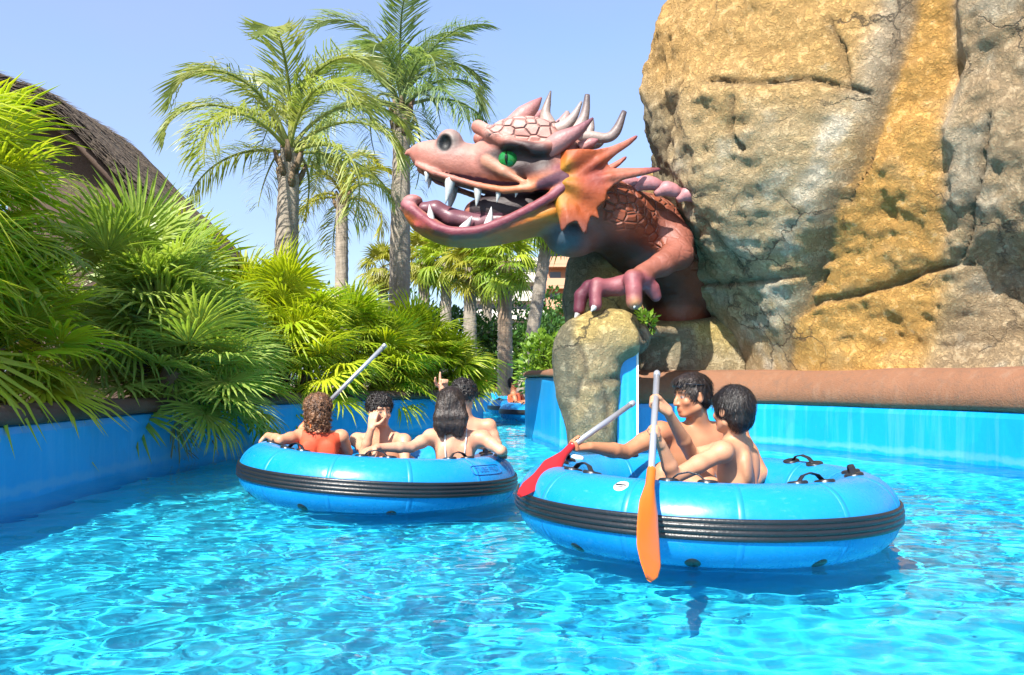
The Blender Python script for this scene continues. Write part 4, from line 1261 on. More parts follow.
    # spines along the back of the neck
    for k, (a, c, r_) in enumerate((((612, 186, -4), (634, 178, -4), 7), ((632, 186, -4), (656, 180, -4), 8), ((654, 190, -4), (676, 187, -4), 8), ((676, 196, -4), (696, 192, -4), 8))):
        m_ = ((a[0]+c[0])/2, (a[1]+c[1])/2 - 4, a[2])
        horn('back_spine', [a, m_, c, (c[0]+6, c[1]-1, c[2])], [3, r_, r_*0.8, 2], (0.58, 0.30, 0.31), (0.50, 0.22, 0.24), n=14)

    # neck frill
    poly = [(549,186),(552,170),(556,156),(572,156),(590,156),(606,152),(620,147),(633,141),(625,151),(612,160),(604,168),(607,172),(622,171),(640,171),(657,173),(640,179),(620,184),(610,190),(603,197),(601,206),(594,212),(597,224),(588,220),(585,228),(580,239),(573,226),(566,229),(559,236),(556,222),(551,206)]
    pa = np.array(poly, float)
    def inside_poly(u, v):
        c = np.zeros(u.shape, bool); j = len(pa)-1
        for i in range(len(pa)):
            a, b_ = pa[i], pa[j]
            cond = ((a[1] > v) != (b_[1] > v)) & (u < (b_[0]-a[0])*(v-a[1])/((b_[1]-a[1]) + 1e-9) + a[0])
            c ^= cond; j = i
        return c
    M_FRILL = grad('painted_frill', None, None, 0.62)
    for s in (-1, 1):
        S = Sculpt((540, 134, min(s*8, s*64)), (664, 246, max(s*8, s*64)), 1.3)
        def ff(u, v, d):
            sh = u[:, :, 0].shape
            dd = dist_poly(u[:, :, 0].ravel(), v[:, :, 0].ravel(), poly + [poly[0]]).reshape(sh)
            dd = np.where(inside_poly(u[:, :, 0], v[:, :, 0]), -dd, dd)[:, :, None]
            mid = s*(np.minimum(32 + 0.9*(u-549), 45) - 0.12*np.maximum(u-572, 0) + 3.0*np.sin((np.arctan2(v-185, u-545))*7))
            th = 2.6
            q = np.abs(d-mid) - th
            return np.maximum(dd + 1.0, q) + 0.0
        S.field((540, 134, -70), (664, 246, 70), ff, 0)
        for tip in ((630, 143), (652, 173), (604, 202), (582, 234), (560, 231)):
            S.chain([(558, 192, s*39), ((558+tip[0])/2, (192+tip[1])/2, s*43), (tip[0], tip[1], s*(45-0.12*max(0, tip[0]-572)))], [3.0, 3.4, 1.6], 4)
        V, F = S.surface()
        u, v = V[:, 0], V[:, 1]
        n1 = nz(V*0.05, 1.0, 4, 2.0)
        r_ = np.hypot((u-548)/1.0, (v-190)/1.0) + 6*n1
        C = np.repeat(np.array([[0.58, 0.25, 0.035]]), len(V), 0)
        C = mixc(C, (0.56, 0.15, 0.035), sstep(18, 36, r_))
        C = mixc(C, (0.36, 0.075, 0.05), np.exp(-(((u-592)/15)**2 + ((v-182)/17)**2)))
        C = mixc(C, (0.58, 0.22, 0.15), sstep(50, 66, r_))
        C = mixc(C, (0.30, 0.08, 0.10), sstep(84, 104, r_))
        C = mixc(C, (0.58, 0.30, 0.03), sstep(7, 2, np.abs(u-560 + 0.2*(v-185)))*sstep(160, 172, v)*0.8)
        C = mixc(C, (0.16, 0.08, 0.10), sstep(212, 232, v)*0.55)
        me = np_mesh('frill', loc(V), F, M_FRILL, None, 2); set_col(me, np.clip(C, 0, 1)**1.25*0.64)
        bm = bmesh.new(); bm.from_mesh(me); bmesh.ops.recalc_face_normals(bm, faces=bm.faces); bm.to_mesh(me); bm.free()
        obj('frill', me, root)

    # tongue
    S = Sculpt((408, 182, -26), (540, 240, 26), 1.6)
    S.chain([(424, 204, 0), (436, 205, 0), (452, 214, 0), (480, 220, 0), (520, 214, 0)], [7, 9, 10, 11, 12], 3)
    V, F = S.surface()
    M_TONGUE = simple('tongue_paint', (0.13, 0.05, 0.065), 0.4, 0.25, 12, 0.3, 60)
    P = V.copy(); P[:, 2] *= 1.5
    me = np_mesh('tongue', loc(P), F, M_TONGUE, None, 1)
    bm = bmesh.new(); bm.from_mesh(me); bmesh.ops.recalc_face_normals(bm, faces=bm.faces); bm.to_mesh(me); bm.free()
    obj('tongue', me, root)

    # teeth and claws
    M_TOOTH = simple('tooth_paint', (0.42, 0.43, 0.42), 0.35, 0.15, 14, 0.2, 60)
    def tooth(base, tip, r, name='tooth'):
        b_ = np.array(base, float); t_ = np.array(tip, float)
        P = spline([b_, (b_+t_)/2 + np.array([0.6, 0, 0]), t_], 8)
        m = MB(); m.tube([tuple(p) for p in P], [r, r*0.98, r*0.9, r*0.78, r*0.62, r*0.44, r*0.25, r*0.06], 9)
        me = mesh(name, loc(m.v), m.f, M_TOOTH)
        return obj(name, me, root)
    ups = [((428, 170, -13), (427, 181, -13), 2.6), ((452, 178, -20), (447, 203, -19), 5.2), ((479, 187, -25), (477, 207, -24), 4.2), ((499, 192, -31), (497, 204, -30), 2.9), ((516, 193, -36), (515, 200, -35), 2.2)]
    los = [((432, 224, -18), (431, 203, -17), 5.0), ((463, 230, -22), (473, 215, -21), 4.8), ((488, 228, -27), (492, 207, -26), 4.6)]
    for base, tip, r in ups + los:
        tooth(base, tip, r); tooth((base[0], base[1], -base[2]), (tip[0], tip[1], -tip[2]), r)
    for base, tip, r in (((578, 306, -15), (573, 315, -18), 4.2), ((592, 302, -37), (587, 310, -42), 4.4), ((627, 300, -51), (626, 308, -56), 4.4)):
        tooth(base, tip, r, 'claw')
dragon()
# ------------------------------------------------------------------ inflatable rafts and paddles
def raft_materials():
    t = NT('blue_pvc')
    v = t.coord()
    n1 = t.noise(v, 2.5, 4); n2 = t.noise(v, 26, 5, 0.6)
    col = t.mix(n1, (0.003, 0.185, 0.47, 1), (0.005, 0.24, 0.56, 1))
    col = t.mix(t.math('MULTIPLY', t.ramp(n2, [(0.58, 0), (0.75, 1)]), 0.12), col, (0.1, 0.35, 0.6, 1))
    sc = t.noise(t.coord(scale=(3, 3, 14)), 4.0, 6, 0.7)
    col = t.mix(t.math('MULTIPLY', t.ramp(sc, [(0.60, 0), (0.70, 1)]), 0.22), col, (0.16, 0.36, 0.52, 1))
    m1 = t.pbr(col, t.ramp(n2, [(0.3, 0.22), (0.7, 0.36)]), t.bump(n2, 0.06, 0.01))
    m2 = simple('black_rubber', (0.011, 0.013, 0.016), 0.34, 0.3, 9, 0.2, 80)
    return m1, m2
M_PVC, M_RUBBER = raft_materials()
M_WHITE = simple('white_print', (0.72, 0.73, 0.72), 0.5)
M_NAVY = simple('dark_blue_print', (0.008, 0.10, 0.33), 0.5)
RR, RT, RZ = 0.775, 0.185, 0.165            # ring radius, tube radius, height of the tube's centre over the water

M_SEAM = simple('seam_tape', (0.004, 0.20, 0.50), 0.42, 0.15, 20)
def ring_pt(th, ph, r=RT):
    """th round the raft, ph round the tube (0 = outermost, 90 deg = top)"""
    q = RR + r*math.cos(ph)
    return Vector((q*math.cos(th), q*math.sin(th), RZ + r*math.sin(ph)))

def raft_meshes():
    M = {}
    nu, nv, panels = 240, 40, 12
    V, F = [], []
    for i in range(nu):
        th = 2*math.pi*i/nu
        s = ((th*panels/(2*math.pi) + 0.35) % 1.0)
        d = min(s, 1-s)
        pinch = 0.020*math.exp(-(d/0.025)**2) - 0.010*math.cos(2*math.pi*s)*0
        for j in range(nv):
            ph = 2*math.pi*j/nv
            wr = 0.0045*noise.noise(Vector((math.cos(th)*9, math.sin(th)*9, math.sin(ph)*2)))*max(0, math.cos(ph)*-1 + 0.2)
            V.append(ring_pt(th, ph, RT*(1-pinch) + wr))
    for i in range(nu):
        for j in range(nv):
            a, b, c, d = i*nv+j, ((i+1) % nu)*nv+j, ((i+1) % nu)*nv+(j+1) % nv, i*nv+(j+1) % nv
            F.append((a, b, c, d))
    M['air_tube'] = mesh('air_tube', V, F, M_PVC)
    # rubbing strake: four ridges round the outside
    prof = []
    for k in range(49):
        f = k/48; ph = -0.19 + 0.51*f
        r = RT + 0.006 + (0.007*abs(math.sin(f*math.pi*4))**0.6 if 0 < k < 48 else -0.004)
        prof.append((ph, r))
    V, F = [], []
    for i in range(160):
        th = 2*math.pi*i/160
        for ph, r in prof: V.append(ring_pt(th, ph, r))
    m = len(prof)
    for i in range(160):
        for j in range(m-1):
            F.append((i*m+j, ((i+1) % 160)*m+j, ((i+1) % 160)*m+j+1, i*m+j+1))
    M['rubbing_strake'] = mesh('rubbing_strake', V, F, M_RUBBER)
    b = MB()                                                                # welded seam tape across the tube
    V, F = [], []
    for j in range(41):
        ph = R(-60) + R(300)*j/40
        for dth, rr_ in ((-0.016, -0.001), (-0.013, 0.0016), (0.013, 0.0016), (0.016, -0.001)):
            p_ = ring_pt(dth, ph, RT*0.982 + rr_ + 0.002); V.append(p_)
    for j in range(40):
        for k in range(3): F.append((j*4+k, j*4+k+1, j*4+k+5, j*4+k+4))
    M['seam'] = mesh('seam', V, F, M_SEAM)
    b = MB(); b.lathe([(0.0, 0.012), (0.30, 0.012), (0.55, 0.016), (RR-0.08, 0.03), (RR-0.08, -0.01), (0.3, -0.03), (0, -0.03)], 48)
    M['floor'] = b.mesh('floor', M_PVC)
    # webbing handle: two patches and a raised loop
    b = MB(); b.tube([(-0.11, 0, 0.004), (-0.07, 0, 0.010), (-0.045, 0, 0.032), (0, 0, 0.042), (0.045, 0, 0.032), (0.07, 0, 0.010), (0.11, 0, 0.004)], 0.016, 8, True, False, 0.25)
    for sx in (-1, 1):
        b.lathe([(0.0, 0.010), (0.040, 0.009), (0.046, 0.004), (0.046, -0.02)], 14, (sx*0.085, 0, 0))
    M['handle'] = b.mesh('handle', M_RUBBER)
    b = MB(); b.lathe([(0, 0.012), (0.030, 0.012), (0.036, 0.006), (0.036, -0.02)], 20); M['valve'] = b.mesh('valve', M_WHITE)
    b = MB(); b.box((-0.025, -0.004, 0.0118), (0.025, 0.007, 0.0140)); b.box((-0.015, -0.014, 0.0118), (0.015, -0.008, 0.0136)); b.tube([(0.029*math.cos(a*0.2618), 0.029*math.sin(a*0.2618), 0.0115) for a in range(24)], 0.0016, 5, False, True); M['valve_cap'] = b.mesh('valve_cap', M_RUBBER)
    b = MB(); b.lathe([(0, 0.008), (0.034, 0.006), (0.038, 0.0), (0.038, -0.02)], 16); M['drain_patch'] = b.mesh('drain_patch', M_RUBBER)
    return M
RM = raft_meshes()

def on_ring(o, th, ph, lift=0.0, spin=0.0):
    p = ring_pt(th, ph, RT + lift); c = ring_pt(th, ph, 0)
    n = (p-c).normalized(); t = Vector((-math.sin(th), math.cos(th), 0)); s = n.cross(t)
    o.location = p
    o.rotation_euler = (Matrix((t, s, n)).transposed() @ Matrix.Rotation(spin, 3, 'Z')).to_euler()
    return o

def ring_text(txt, size, th0, ph0, mat, parent, name):
    """flat print laid on the curved tube"""
    c = bpy.data.curves.new('t', 'FONT'); c.body = txt; c.size = size; c.align_x = 'CENTER'; c.align_y = 'CENTER'
    c.resolution_u = 3
    o = bpy.data.objects.new('t', c); COL.objects.link(o)
    dg = bpy.context.evaluated_depsgraph_get()
    me = bpy.data.meshes.new_from_object(o.evaluated_get(dg))
    bpy.data.objects.remove(o)
    bm = bmesh.new(); bm.from_mesh(me)
    bmesh.ops.triangulate(bm, faces=bm.faces)
    for v in bm.verts:
        v.co = ring_pt(th0 + v.co.x/(RR+RT), ph0 + v.co.y/RT, RT + 0.003)
    bm.to_mesh(me); bm.free(); me.materials.clear(); me.materials.append(mat); me.name = name
    return obj(name, me, parent)

def raft(loc, tilt, label, seed=0, handles=8, far=False, logo=None, hoff=0.2):
    root = empty('inflatable_raft', loc, tilt)
    tag(root, label, 'raft', 'blue round river rafts')
    for k in ('air_tube', 'rubbing_strake', 'floor'): obj(k, RM[k], root)
    for i in range(handles):
        on_ring(obj('handle', RM['handle'], root), hoff + 2*math.pi*i/handles, R(90 + 12), 0.001)
    if not far:
        for i in range(12):
            obj('seam', RM['seam'], root, None, (0, 0, 2*math.pi*(i - 0.35)/12))
        for i in range(10): on_ring(obj('drain_patch', RM['drain_patch'], root), 0.55 + 2*math.pi*i/10, R(-52), -0.006)
    if logo == 'badge':
        v = on_ring(obj('badge', RM['valve'], root), R(-134), R(60), -0.006); obj('badge_print', RM['valve_cap'], v)
        v.scale = (1, 1, 0.6)
        on_ring(obj('valve', RM['valve'], root), R(138), R(100), -0.002)
    if logo == 'print':
        ring_text('TUBE PRO', 0.056, R(-33), R(42), M_NAVY, root, 'lettering')
        b = MB()
        N = 48
        pts = []
        for k in range(N):
            a = 2*math.pi*k/N; cx = 0.165*math.copysign(abs(math.cos(a))**0.35, math.cos(a)); cy_ = 0.036*math.copysign(abs(math.sin(a))**0.35, math.sin(a))
            pts.append(ring_pt(R(-33) + cx/(RR+RT), R(42) + cy_/RT, RT + 0.002))
        b.tube(pts, 0.0026, 5, False, True); b.build('lettering_outline', M_NAVY, root)
    return root
RAFT_R = Vector((0.985, 4.45, 0.0)); RAFT_L = Vector((-0.94, 6.0, -0.025))
raft(RAFT_R, (0, R(1.0), R(8)), 'blue round raft nearest the camera, carrying a man and a boy', 0, 8, False, 'badge', 0.35)
raft(RAFT_L, (R(-0.5), R(3.6), 0), 'blue round raft on the left below the palms, full of youngsters', 0, 8, False, 'print', 0.1)
raft((0.70, 17.2, 0), (0, 0, 0.3), 'distant blue raft half hidden by the tall blue wall end', 0, 8, True)
raft((0.40, 19.5, 0), (0, 0, 0.3), 'farthest blue raft just behind the other distant raft', 0, 8, True)

M_ALU = simple('brushed_aluminium', (0.40, 0.41, 0.43), 0.38, 0.08, 30, 0.05, 90, Metallic=0.55)
M_ORG = simple('orange_plastic', (0.55, 0.125, 0.010), 0.38, 0.10, 6)
M_RED = simple('red_plastic', (0.34, 0.012, 0.014), 0.35, 0.15, 6)

def paddle(top, neck, tip, face, mat, label, wid=0.085, throat=None, r=0.0155):
    """shaft from top to neck, spoon blade from neck to tip; face = direction the blade's flat side looks"""
    top, neck, tip = Vector(top), Vector(neck), Vector(tip)
    root = empty('paddle', top); tag(root, label, 'paddle', 'raft paddles')
    b = MB(); b.tube([top-top, (neck-top)*0.5, neck-top], r, 14); b.build('shaft', M_ALU, root)
    b = MB(); b.tube([(top-neck).normalized()*0.008, Vector((0, 0, 0)), (neck-top).normalized()*0.03], [r*0.9, r*1.12, r*1.12], 14); b.build('end_cap', M_ALU, root)
    ax = (tip-neck); L = ax.length; ax.normalize()
    f = (Vector(face) - ax*ax.dot(Vector(face))).normalized(); s = ax.cross(f)
    V, F = [], []
    n, m = 30, 14
    for i in range(n+1):
        t = i/n
        w = np.interp(t, [0, 0.16, 0.38, 0.62, 0.82, 0.94, 1.0], [0.020, 0.021, 0.050, wid*0.97, wid, wid*0.66, 0.012])
        th = np.interp(t, [0, 0.2, 0.45, 1.0], [0.020, 0.019, 0.010, 0.0035])
        bow = 0.03*math.sin(math.pi*min(1, t*1.05))
        for k in range(m):
            a = 2*math.pi*k/m
            rib = 0.008*math.exp(-(math.cos(a)*w/0.012)**2)*(t > 0.2)*(t < 0.86)
            V.append(neck-top + ax*L*t + s*w*math.cos(a) + f*((th+rib)*math.sin(a) - bow*0.5 + 0.10*w*math.cos(a)**2))
    for i in range(n):
        for k in range(m): F.append((i*m+k, i*m+(k+1) % m, (i+1)*m+(k+1) % m, (i+1)*m+k))
    F.append(tuple(range(m))); F.append(tuple(n*m + k for k in reversed(range(m))))
    obj('blade', mesh('blade', V, F, mat), root)
    return root
def yA(v): return 3.62 - (v-475)*0.0068
PA = [PX(657, 373, yA(373)), PX(651.3, 470, yA(470)), PX(648.5, 580, yA(580))]
paddle(PA[0], PA[1], PA[2], (0.25, -1, 0.1), M_ORG, 'paddle with orange blade held upright by the boy', 0.060)
PB = [PX(633, 403, 4.78), PX(572, 446, 4.42), PX(519, 496, 4.06)]
paddle(PB[0], PB[1], PB[2], (0.55, 0.10, 0.85), M_RED, 'paddle with red blade held low by the man', 0.038)
PC = [PX(385, 345, 6.35), PX(322, 408.5, 6.22), PX(300, 436, 6.20)]
paddle(PC[0], PC[1], PC[2], (0.3, -0.7, 0.6), M_ORG, 'grey paddle shaft slanting up behind the curly-haired girl', 0.055)
# ------------------------------------------------------------------ people
def skin_material(name):
    t = NT(name)
    vc = t.n('VertexColor', layer_name='Col')
    v = t.coord()
    n1 = t.noise(v, 14, 5); n2 = t.noise(v, 160, 3)
    col = t.mix(t.ramp(n1, [(0.4, 0), (0.7, 0.35)]), vc.outputs['Color'], t.mix(1.0, vc.outputs['Color'], (0.92, 0.78, 0.72, 1), 'MULTIPLY'))
    return t.pbr(col, 0.52, t.bump(n2, 0.08, 0.004), **{'Subsurface Weight': 0.12, 'Subsurface Radius': (0.012, 0.005, 0.003), 'Subsurface Scale': 1.0})
M_PSKIN = skin_material('skin')

def hair_material(name, c1, c2, rough=0.45):
    t = NT(name)
    v = t.coord(scale=(60, 60, 9))
    n1 = t.noise(v, 1.0, 4, 0.6)
    n2 = t.noise(t.coord(), 22, 4)
    return t.pbr(t.mix(t.ramp(n1, [(0.35, 0), (0.68, 1)]), c1, c2), rough, t.bump(t.math('ADD', n1, n2), 0.8, 0.012))
M_HDARK = hair_material('dark_brown_hair', (0.005, 0.004, 0.0035, 1), (0.020, 0.013, 0.010, 1))
M_HBROWN = hair_material('brown_hair', (0.008, 0.005, 0.0035, 1), (0.036, 0.021, 0.014, 1))
M_HCURL = hair_material('auburn_curls', (0.035, 0.014, 0.006, 1), (0.22, 0.10, 0.04, 1))

def unit(v):
    v = np.array(v, float); return v/(np.linalg.norm(v) + 1e-12)

class Person:
    def __init__(s, name_label, cat_group, joints, skin, h=0.0065, head=0.115, build=1.0, face=(0, -1, 0), tilt=0.0):
        s.J = {k: np.array(v, float) for k, v in joints.items()}
        s.skin = np.array(skin); s.h = h; s.hs = head/0.115; s.b = build
        P = np.array(list(s.J.values()))
        s.lo = P.min(0) - 0.2; s.hi = P.max(0) + 0.2
        s.f = unit(face); up = np.array([0, 0, 1.0]); s.r = unit(np.cross(s.f, up)); s.u = np.cross(s.r, s.f)     # s.r = the person's right
        if tilt:
            a = tilt; s.u, s.r = s.u*math.cos(a) + s.r*math.sin(a), s.r*math.cos(a) - s.u*math.sin(a)
        s.S = Sculpt(s.lo, s.hi, h)
        s.label = name_label; s.group = cat_group
    def H(s, x, y, z):
        """head-space point: x right, y forward, z up, in metres for an adult head"""
        return s.J['head'] + (s.r*x + s.f*y + s.u*z)*s.hs
    def hrot(s):
        return Matrix((Vector(s.r), Vector(s.f), Vector(s.u))).transposed().to_quaternion()
    def body(s):
        S, J, b = s.S, s.J, s.b
        ls, rs = J['ls'], J['rs']
        mid = (ls+rs)/2
        axis = unit(J['neck'] - J['pelvis'])
        side = unit(rs-ls); fw = unit(np.cross(axis, side))             # forward of the chest
        if 'chestfw' in J: fw = unit(J['chestfw'])
        s.fw, s.axis, s.side = fw, axis, side
        q = Matrix((Vector(side), Vector(unit(np.cross(axis, side))), Vector(axis))).transposed().to_quaternion()
        T = np.linalg.norm(J['neck']-J['pelvis'])
        at = lambda f: J['pelvis'] + (J['neck']-J['pelvis'])*f
        W = np.linalg.norm(rs-ls)/2
        S.ell(at(0.06), (0.155*b, 0.115*b, 0.12), 0.04, q)
        S.ell(at(0.34), (0.128*b, 0.092*b, 0.15), 0.05, q)
        S.ell(at(0.62) + fw*0.008, (0.142*b*max(1, W/0.17), 0.100*b, 0.17), 0.05, q)
        S.ell(at(0.80), (W*0.95, 0.075*b, 0.085), 0.04, q)
        S.cap(at(0.90), ls, 0.056*b, 0.050*b, 0.03); S.cap(at(0.90), rs, 0.056*b, 0.050*b, 0.03)     # trapezius
        for sd in (-1, 1):                                              # shoulder blades, spine furrow
            S.ell(at(0.66) + side*sd*0.075 - fw*0.072, (0.045, 0.022, 0.075), 0.03, q)
        S.cap(at(0.25) - fw*0.112*b, at(0.86) - fw*0.105*b, 0.012, 0.010, 0.03, True)
        S.cap(at(0.90), J['head'] - s.u*0.05*s.hs - s.f*0.012, 0.062*b, 0.054*b*s.hs, 0.03)         # neck
        # head
        hq = s.hrot()
        k = s.hs
        S.ell(s.H(0, -0.012, 0.028), (0.076*k, 0.094*k, 0.088*k), 0.015, hq)
        S.ell(s.H(0, 0.030, -0.030), (0.058*k, 0.060*k, 0.072*k), 0.020, hq)
        S.ell(s.H(0, 0.058, -0.088), (0.026*k, 0.020*k, 0.018*k), 0.020, hq)             # chin
        S.cap(s.H(0.050, 0.0, -0.060), s.H(0.018, 0.062, -0.090), 0.020*k, 0.016*k, 0.02)
        S.cap(s.H(-0.050, 0.0, -0.060), s.H(-0.018, 0.062, -0.090), 0.020*k, 0.016*k, 0.02)
        S.cap(s.H(0.042, 0.072, 0.024), s.H(-0.042, 0.072, 0.024), 0.012*k, 0.012*k, 0.012)          # brow
        for sd in (-1, 1):
            S.ell(s.H(sd*0.031, 0.090, 0.004), (0.017*k, 0.012*k, 0.012*k), 0.008, hq, True)
            S.ell(s.H(sd*0.031, 0.072, 0.004), (0.013*k, 0.013*k, 0.011*k), 0.004, hq)
            S.ell(s.H(sd*0.040, 0.060, -0.026), (0.022*k, 0.020*k, 0.018*k), 0.015, hq)              # cheekbones
            S.ell(s.H(sd*0.078, -0.004, -0.006), (0.010*k, 0.020*k, 0.031*k), 0.006, hq)             # ears
            S.ell(s.H(sd*0.088, 0.004, -0.004), (0.006*k, 0.009*k, 0.016*k), 0.004, hq, True)
        S.chain([s.H(0, 0.084, 0.012), s.H(0, 0.098, -0.014), s.H(0, 0.103, -0.032)], [0.008*k, 0.010*k, 0.012*k], 0.008)
        S.cap(s.H(0.012, 0.092, -0.034), s.H(-0.012, 0.092, -0.034), 0.009*k, 0.009*k, 0.006)
        S.cap(s.H(0.018, 0.082, -0.060), s.H(-0.018, 0.082, -0.060), 0.0075*k, 0.0075*k, 0.006)      # lips
        S.cap(s.H(0.015, 0.081, -0.070), s.H(-0.015, 0.081, -0.070), 0.008*k, 0.008*k, 0.005)
        # limbs
        for p in ('l', 'r'):
            if p+'e' not in J: continue
            sh, e, w = J[p+'s'], J[p+'e'], J[p+'w']
            S.ell(sh, (0.058*b,)*3, 0.03)
            S.chain([sh, sh*0.5+e*0.5, e], [0.050*b, 0.046*b, 0.038*b], 0.02)
            S.chain([e, e*0.65+w*0.35, w], [0.038*b, 0.040*b, 0.026*b], 0.012)
        for p in ('l', 'r'):
            if p+'k' not in J: continue
            hip = at(0.02) + side*(0.09 if p == 'r' else -0.09)
            S.chain([hip, J[p+'k']], [0.085*b, 0.058*b], 0.03)
            S.chain([J[p+'k'], J[p+'k']*0.6+J[p+'a']*0.4, J[p+'a']], [0.055*b, 0.054*b, 0.036*b], 0.02)
            S.chain([J[p+'a'], J[p+'a'] + unit(np.cross(side, axis)*-1 + axis*-0.2)*0.15], [0.036, 0.024], 0.02)
        return s
    def grip(s, p, g, shaft, flip=1, rs=0.016):
        """fingers closed round a shaft through g"""
        S = s.S; w = s.J[p+'w']; a = unit(shaft)
        k = 0.92 if s.b >= 0.95 else 0.82
        to = g-w; to = unit(to - a*(to@a)); n = unit(np.cross(a, to))*flip
        palm_end = g - to*(rs+0.010) + n*0.004
        for o in (-0.026, -0.009, 0.009, 0.026):
            S.cap(w + a*o*0.55, palm_end + a*o*k, 0.017, 0.0135, 0.008)
        R0 = rs + 0.0065
        for i, o in enumerate((-0.030, -0.010, 0.010, 0.030)):
            c = g + a*o*k
            pts = [c + (-to*math.cos(t) + n*math.sin(t))*(R0 + (0.004 if j == 0 else 0)) for j, t in enumerate((0.35, 1.15, 2.0, 2.9, 3.7 - 0.2*abs(i-1)))]
            S.chain(pts, [0.0105, 0.0100, 0.0095, 0.0085, 0.0075], 0.0025)
        th = [w + a*0.020 - n*0.010, palm_end + a*0.030 - n*0.018] + [g + a*0.030*k + (-to*math.cos(t) - n*math.sin(t))*R0 for t in (1.1, 2.0, 2.7)]
        S.chain(th, [0.014, 0.0125, 0.011, 0.0098, 0.008], 0.004)
    def hand(s, p, d, n, curl=0.35, spread=0.12, up=None, thumb=1):
        """open or half-curled hand: d = direction of the fingers, n = palm normal (the way the fingers curl)"""
        S = s.S; w = s.J[p+'w']; d = unit(d); n = unit(np.array(n) - d*(np.array(n)@d)); t = unit(np.cross(d, n))*thumb
        k = 0.95 if s.b >= 0.95 else 0.85
        for o in (-0.028, -0.010, 0.010, 0.028):
            S.cap(w + t*o*0.5, w + d*0.080*k + t*o*k, 0.017, 0.0125, 0.008)
        for i, (o, L) in enumerate(((0.030, 0.070), (0.010, 0.078), (-0.010, 0.072), (-0.030, 0.056))):
            c = curl if not (up and i in up) else 0.05
            base = w + d*0.082*k + t*o*k
            dd = unit(d + t*o/0.03*spread); pts = [base]; a = 0
            for f in (0.45, 0.31, 0.24):
                a += c
                pts.append(pts[-1] + (dd*math.cos(a) + n*math.sin(a))*L*f*k)
            S.chain(pts, [0.0105, 0.0098, 0.0088, 0.0075], 0.0025)
        b0 = w + d*0.022 + t*0.024
        pts = [b0, b0 + (d*0.45 + t*0.75 + n*0.35)*0.042*k, b0 + (d*0.85 + t*0.85 + n*0.65)*0.055*k, b0 + (d*1.25 + t*0.80 + n*0.95)*0.062*k]
        S.chain(pts, [0.0145, 0.0125, 0.011, 0.0085], 0.005)
    def finish(s):
        V, F = s.S.surface()
        root = empty('person', tuple(s.J['pelvis'] - np.array([0, 0, 0.10])))
        tag(root, s.label, 'person', s.group)
        s.root = root; s.o0 = np.array(root.location)
        q = (V - s.J['head'])/s.hs
        x, y, z = q@s.r, q@s.f, q@s.u
        n1 = nz(V, 9.0, 3, 2.0)
        n4 = nz(V, 4.0, 3, 8.0)
        C = np.repeat(s.skin[None, :], len(V), 0)*(1 + 0.14*n1[:, None])
        C = mixc(C, s.skin*np.array([1.0, 0.74, 0.68]), sstep(-0.05, 0.45, n4)*0.55)
        inh = (np.abs(x) < 0.10)*(np.abs(y) < 0.13)*(np.abs(z) < 0.13)
        red = s.skin*np.array([1.0, 0.72, 0.68])
        C = mixc(C, red, inh*np.exp(-((np.abs(x)-0.042)/0.018)**2 - ((z+0.03)/0.02)**2)*(y > 0.03)*0.6)
        C = mixc(C, s.skin*np.array([0.85, 0.45, 0.42]), inh*sstep(0.026, 0.018, np.abs(x))*sstep(0.012, 0.007, np.abs(z+0.065))*(y > 0.074)*0.45)
        C = mixc(C, (0.02, 0.013, 0.01), inh*sstep(0.030, 0.022, np.abs(np.abs(x)-0.032))*sstep(0.009, 0.005, np.abs(z-0.026))*(y > 0.05)*0.85)   # eyebrows
        C = mixc(C, (0.30, 0.27, 0.25), inh*sstep(1.2, 0.9, np.hypot((np.abs(x)-0.031)/0.013, (z-0.003)/0.007))*(y > 0.06))
        C = mixc(C, (0.02, 0.012, 0.008), inh*sstep(1.2, 0.8, np.hypot((np.abs(x)-0.031)/0.006, (z-0.003)/0.007))*(y > 0.06))
        me = np_mesh('body', V - s.o0, F, M_PSKIN, None, 1)
        set_col(me, np.clip(C, 0.003, 1))
        fix(me); obj('body', me, root)
        s.V, s.F = V, F
        return root
    def garment(s, name, f0, f1, mat, grow=0.008, back=None):
        """cloth shell round the trunk between two heights of the pelvis-neck line"""
        J = s.J; T = J['neck']-J['pelvis']; L = np.linalg.norm(T); ax = T/L
        g = Sculpt(s.lo, s.hi, s.h); g.n = s.S.n; g.g = s.trunk_g - grow
        sl = tuple(slice(0, k) for k in g.n)
        A = [g.lo[i] + g.h*np.arange(g.n[i]) for i in range(3)]
        G = np.meshgrid(*A, indexing='ij')
        t = sum((G[i]-J['pelvis'][i])*ax[i] for i in range(3))
        lim = np.maximum(f0*L - t, t - f1*L)
        if back is not None: lim = np.maximum(lim, back(G, t/L))
        g.g = np.maximum(g.g, lim).astype(np.float32)
        V, F = g.surface()
        me = np_mesh(name, V - s.o0, F, mat, None, 1); fix(me)
        return obj(name, me, s.root)

def fix(me):
    bm = bmesh.new(); bm.from_mesh(me); bmesh.ops.recalc_face_normals(bm, faces=bm.faces); bm.to_mesh(me); bm.free()

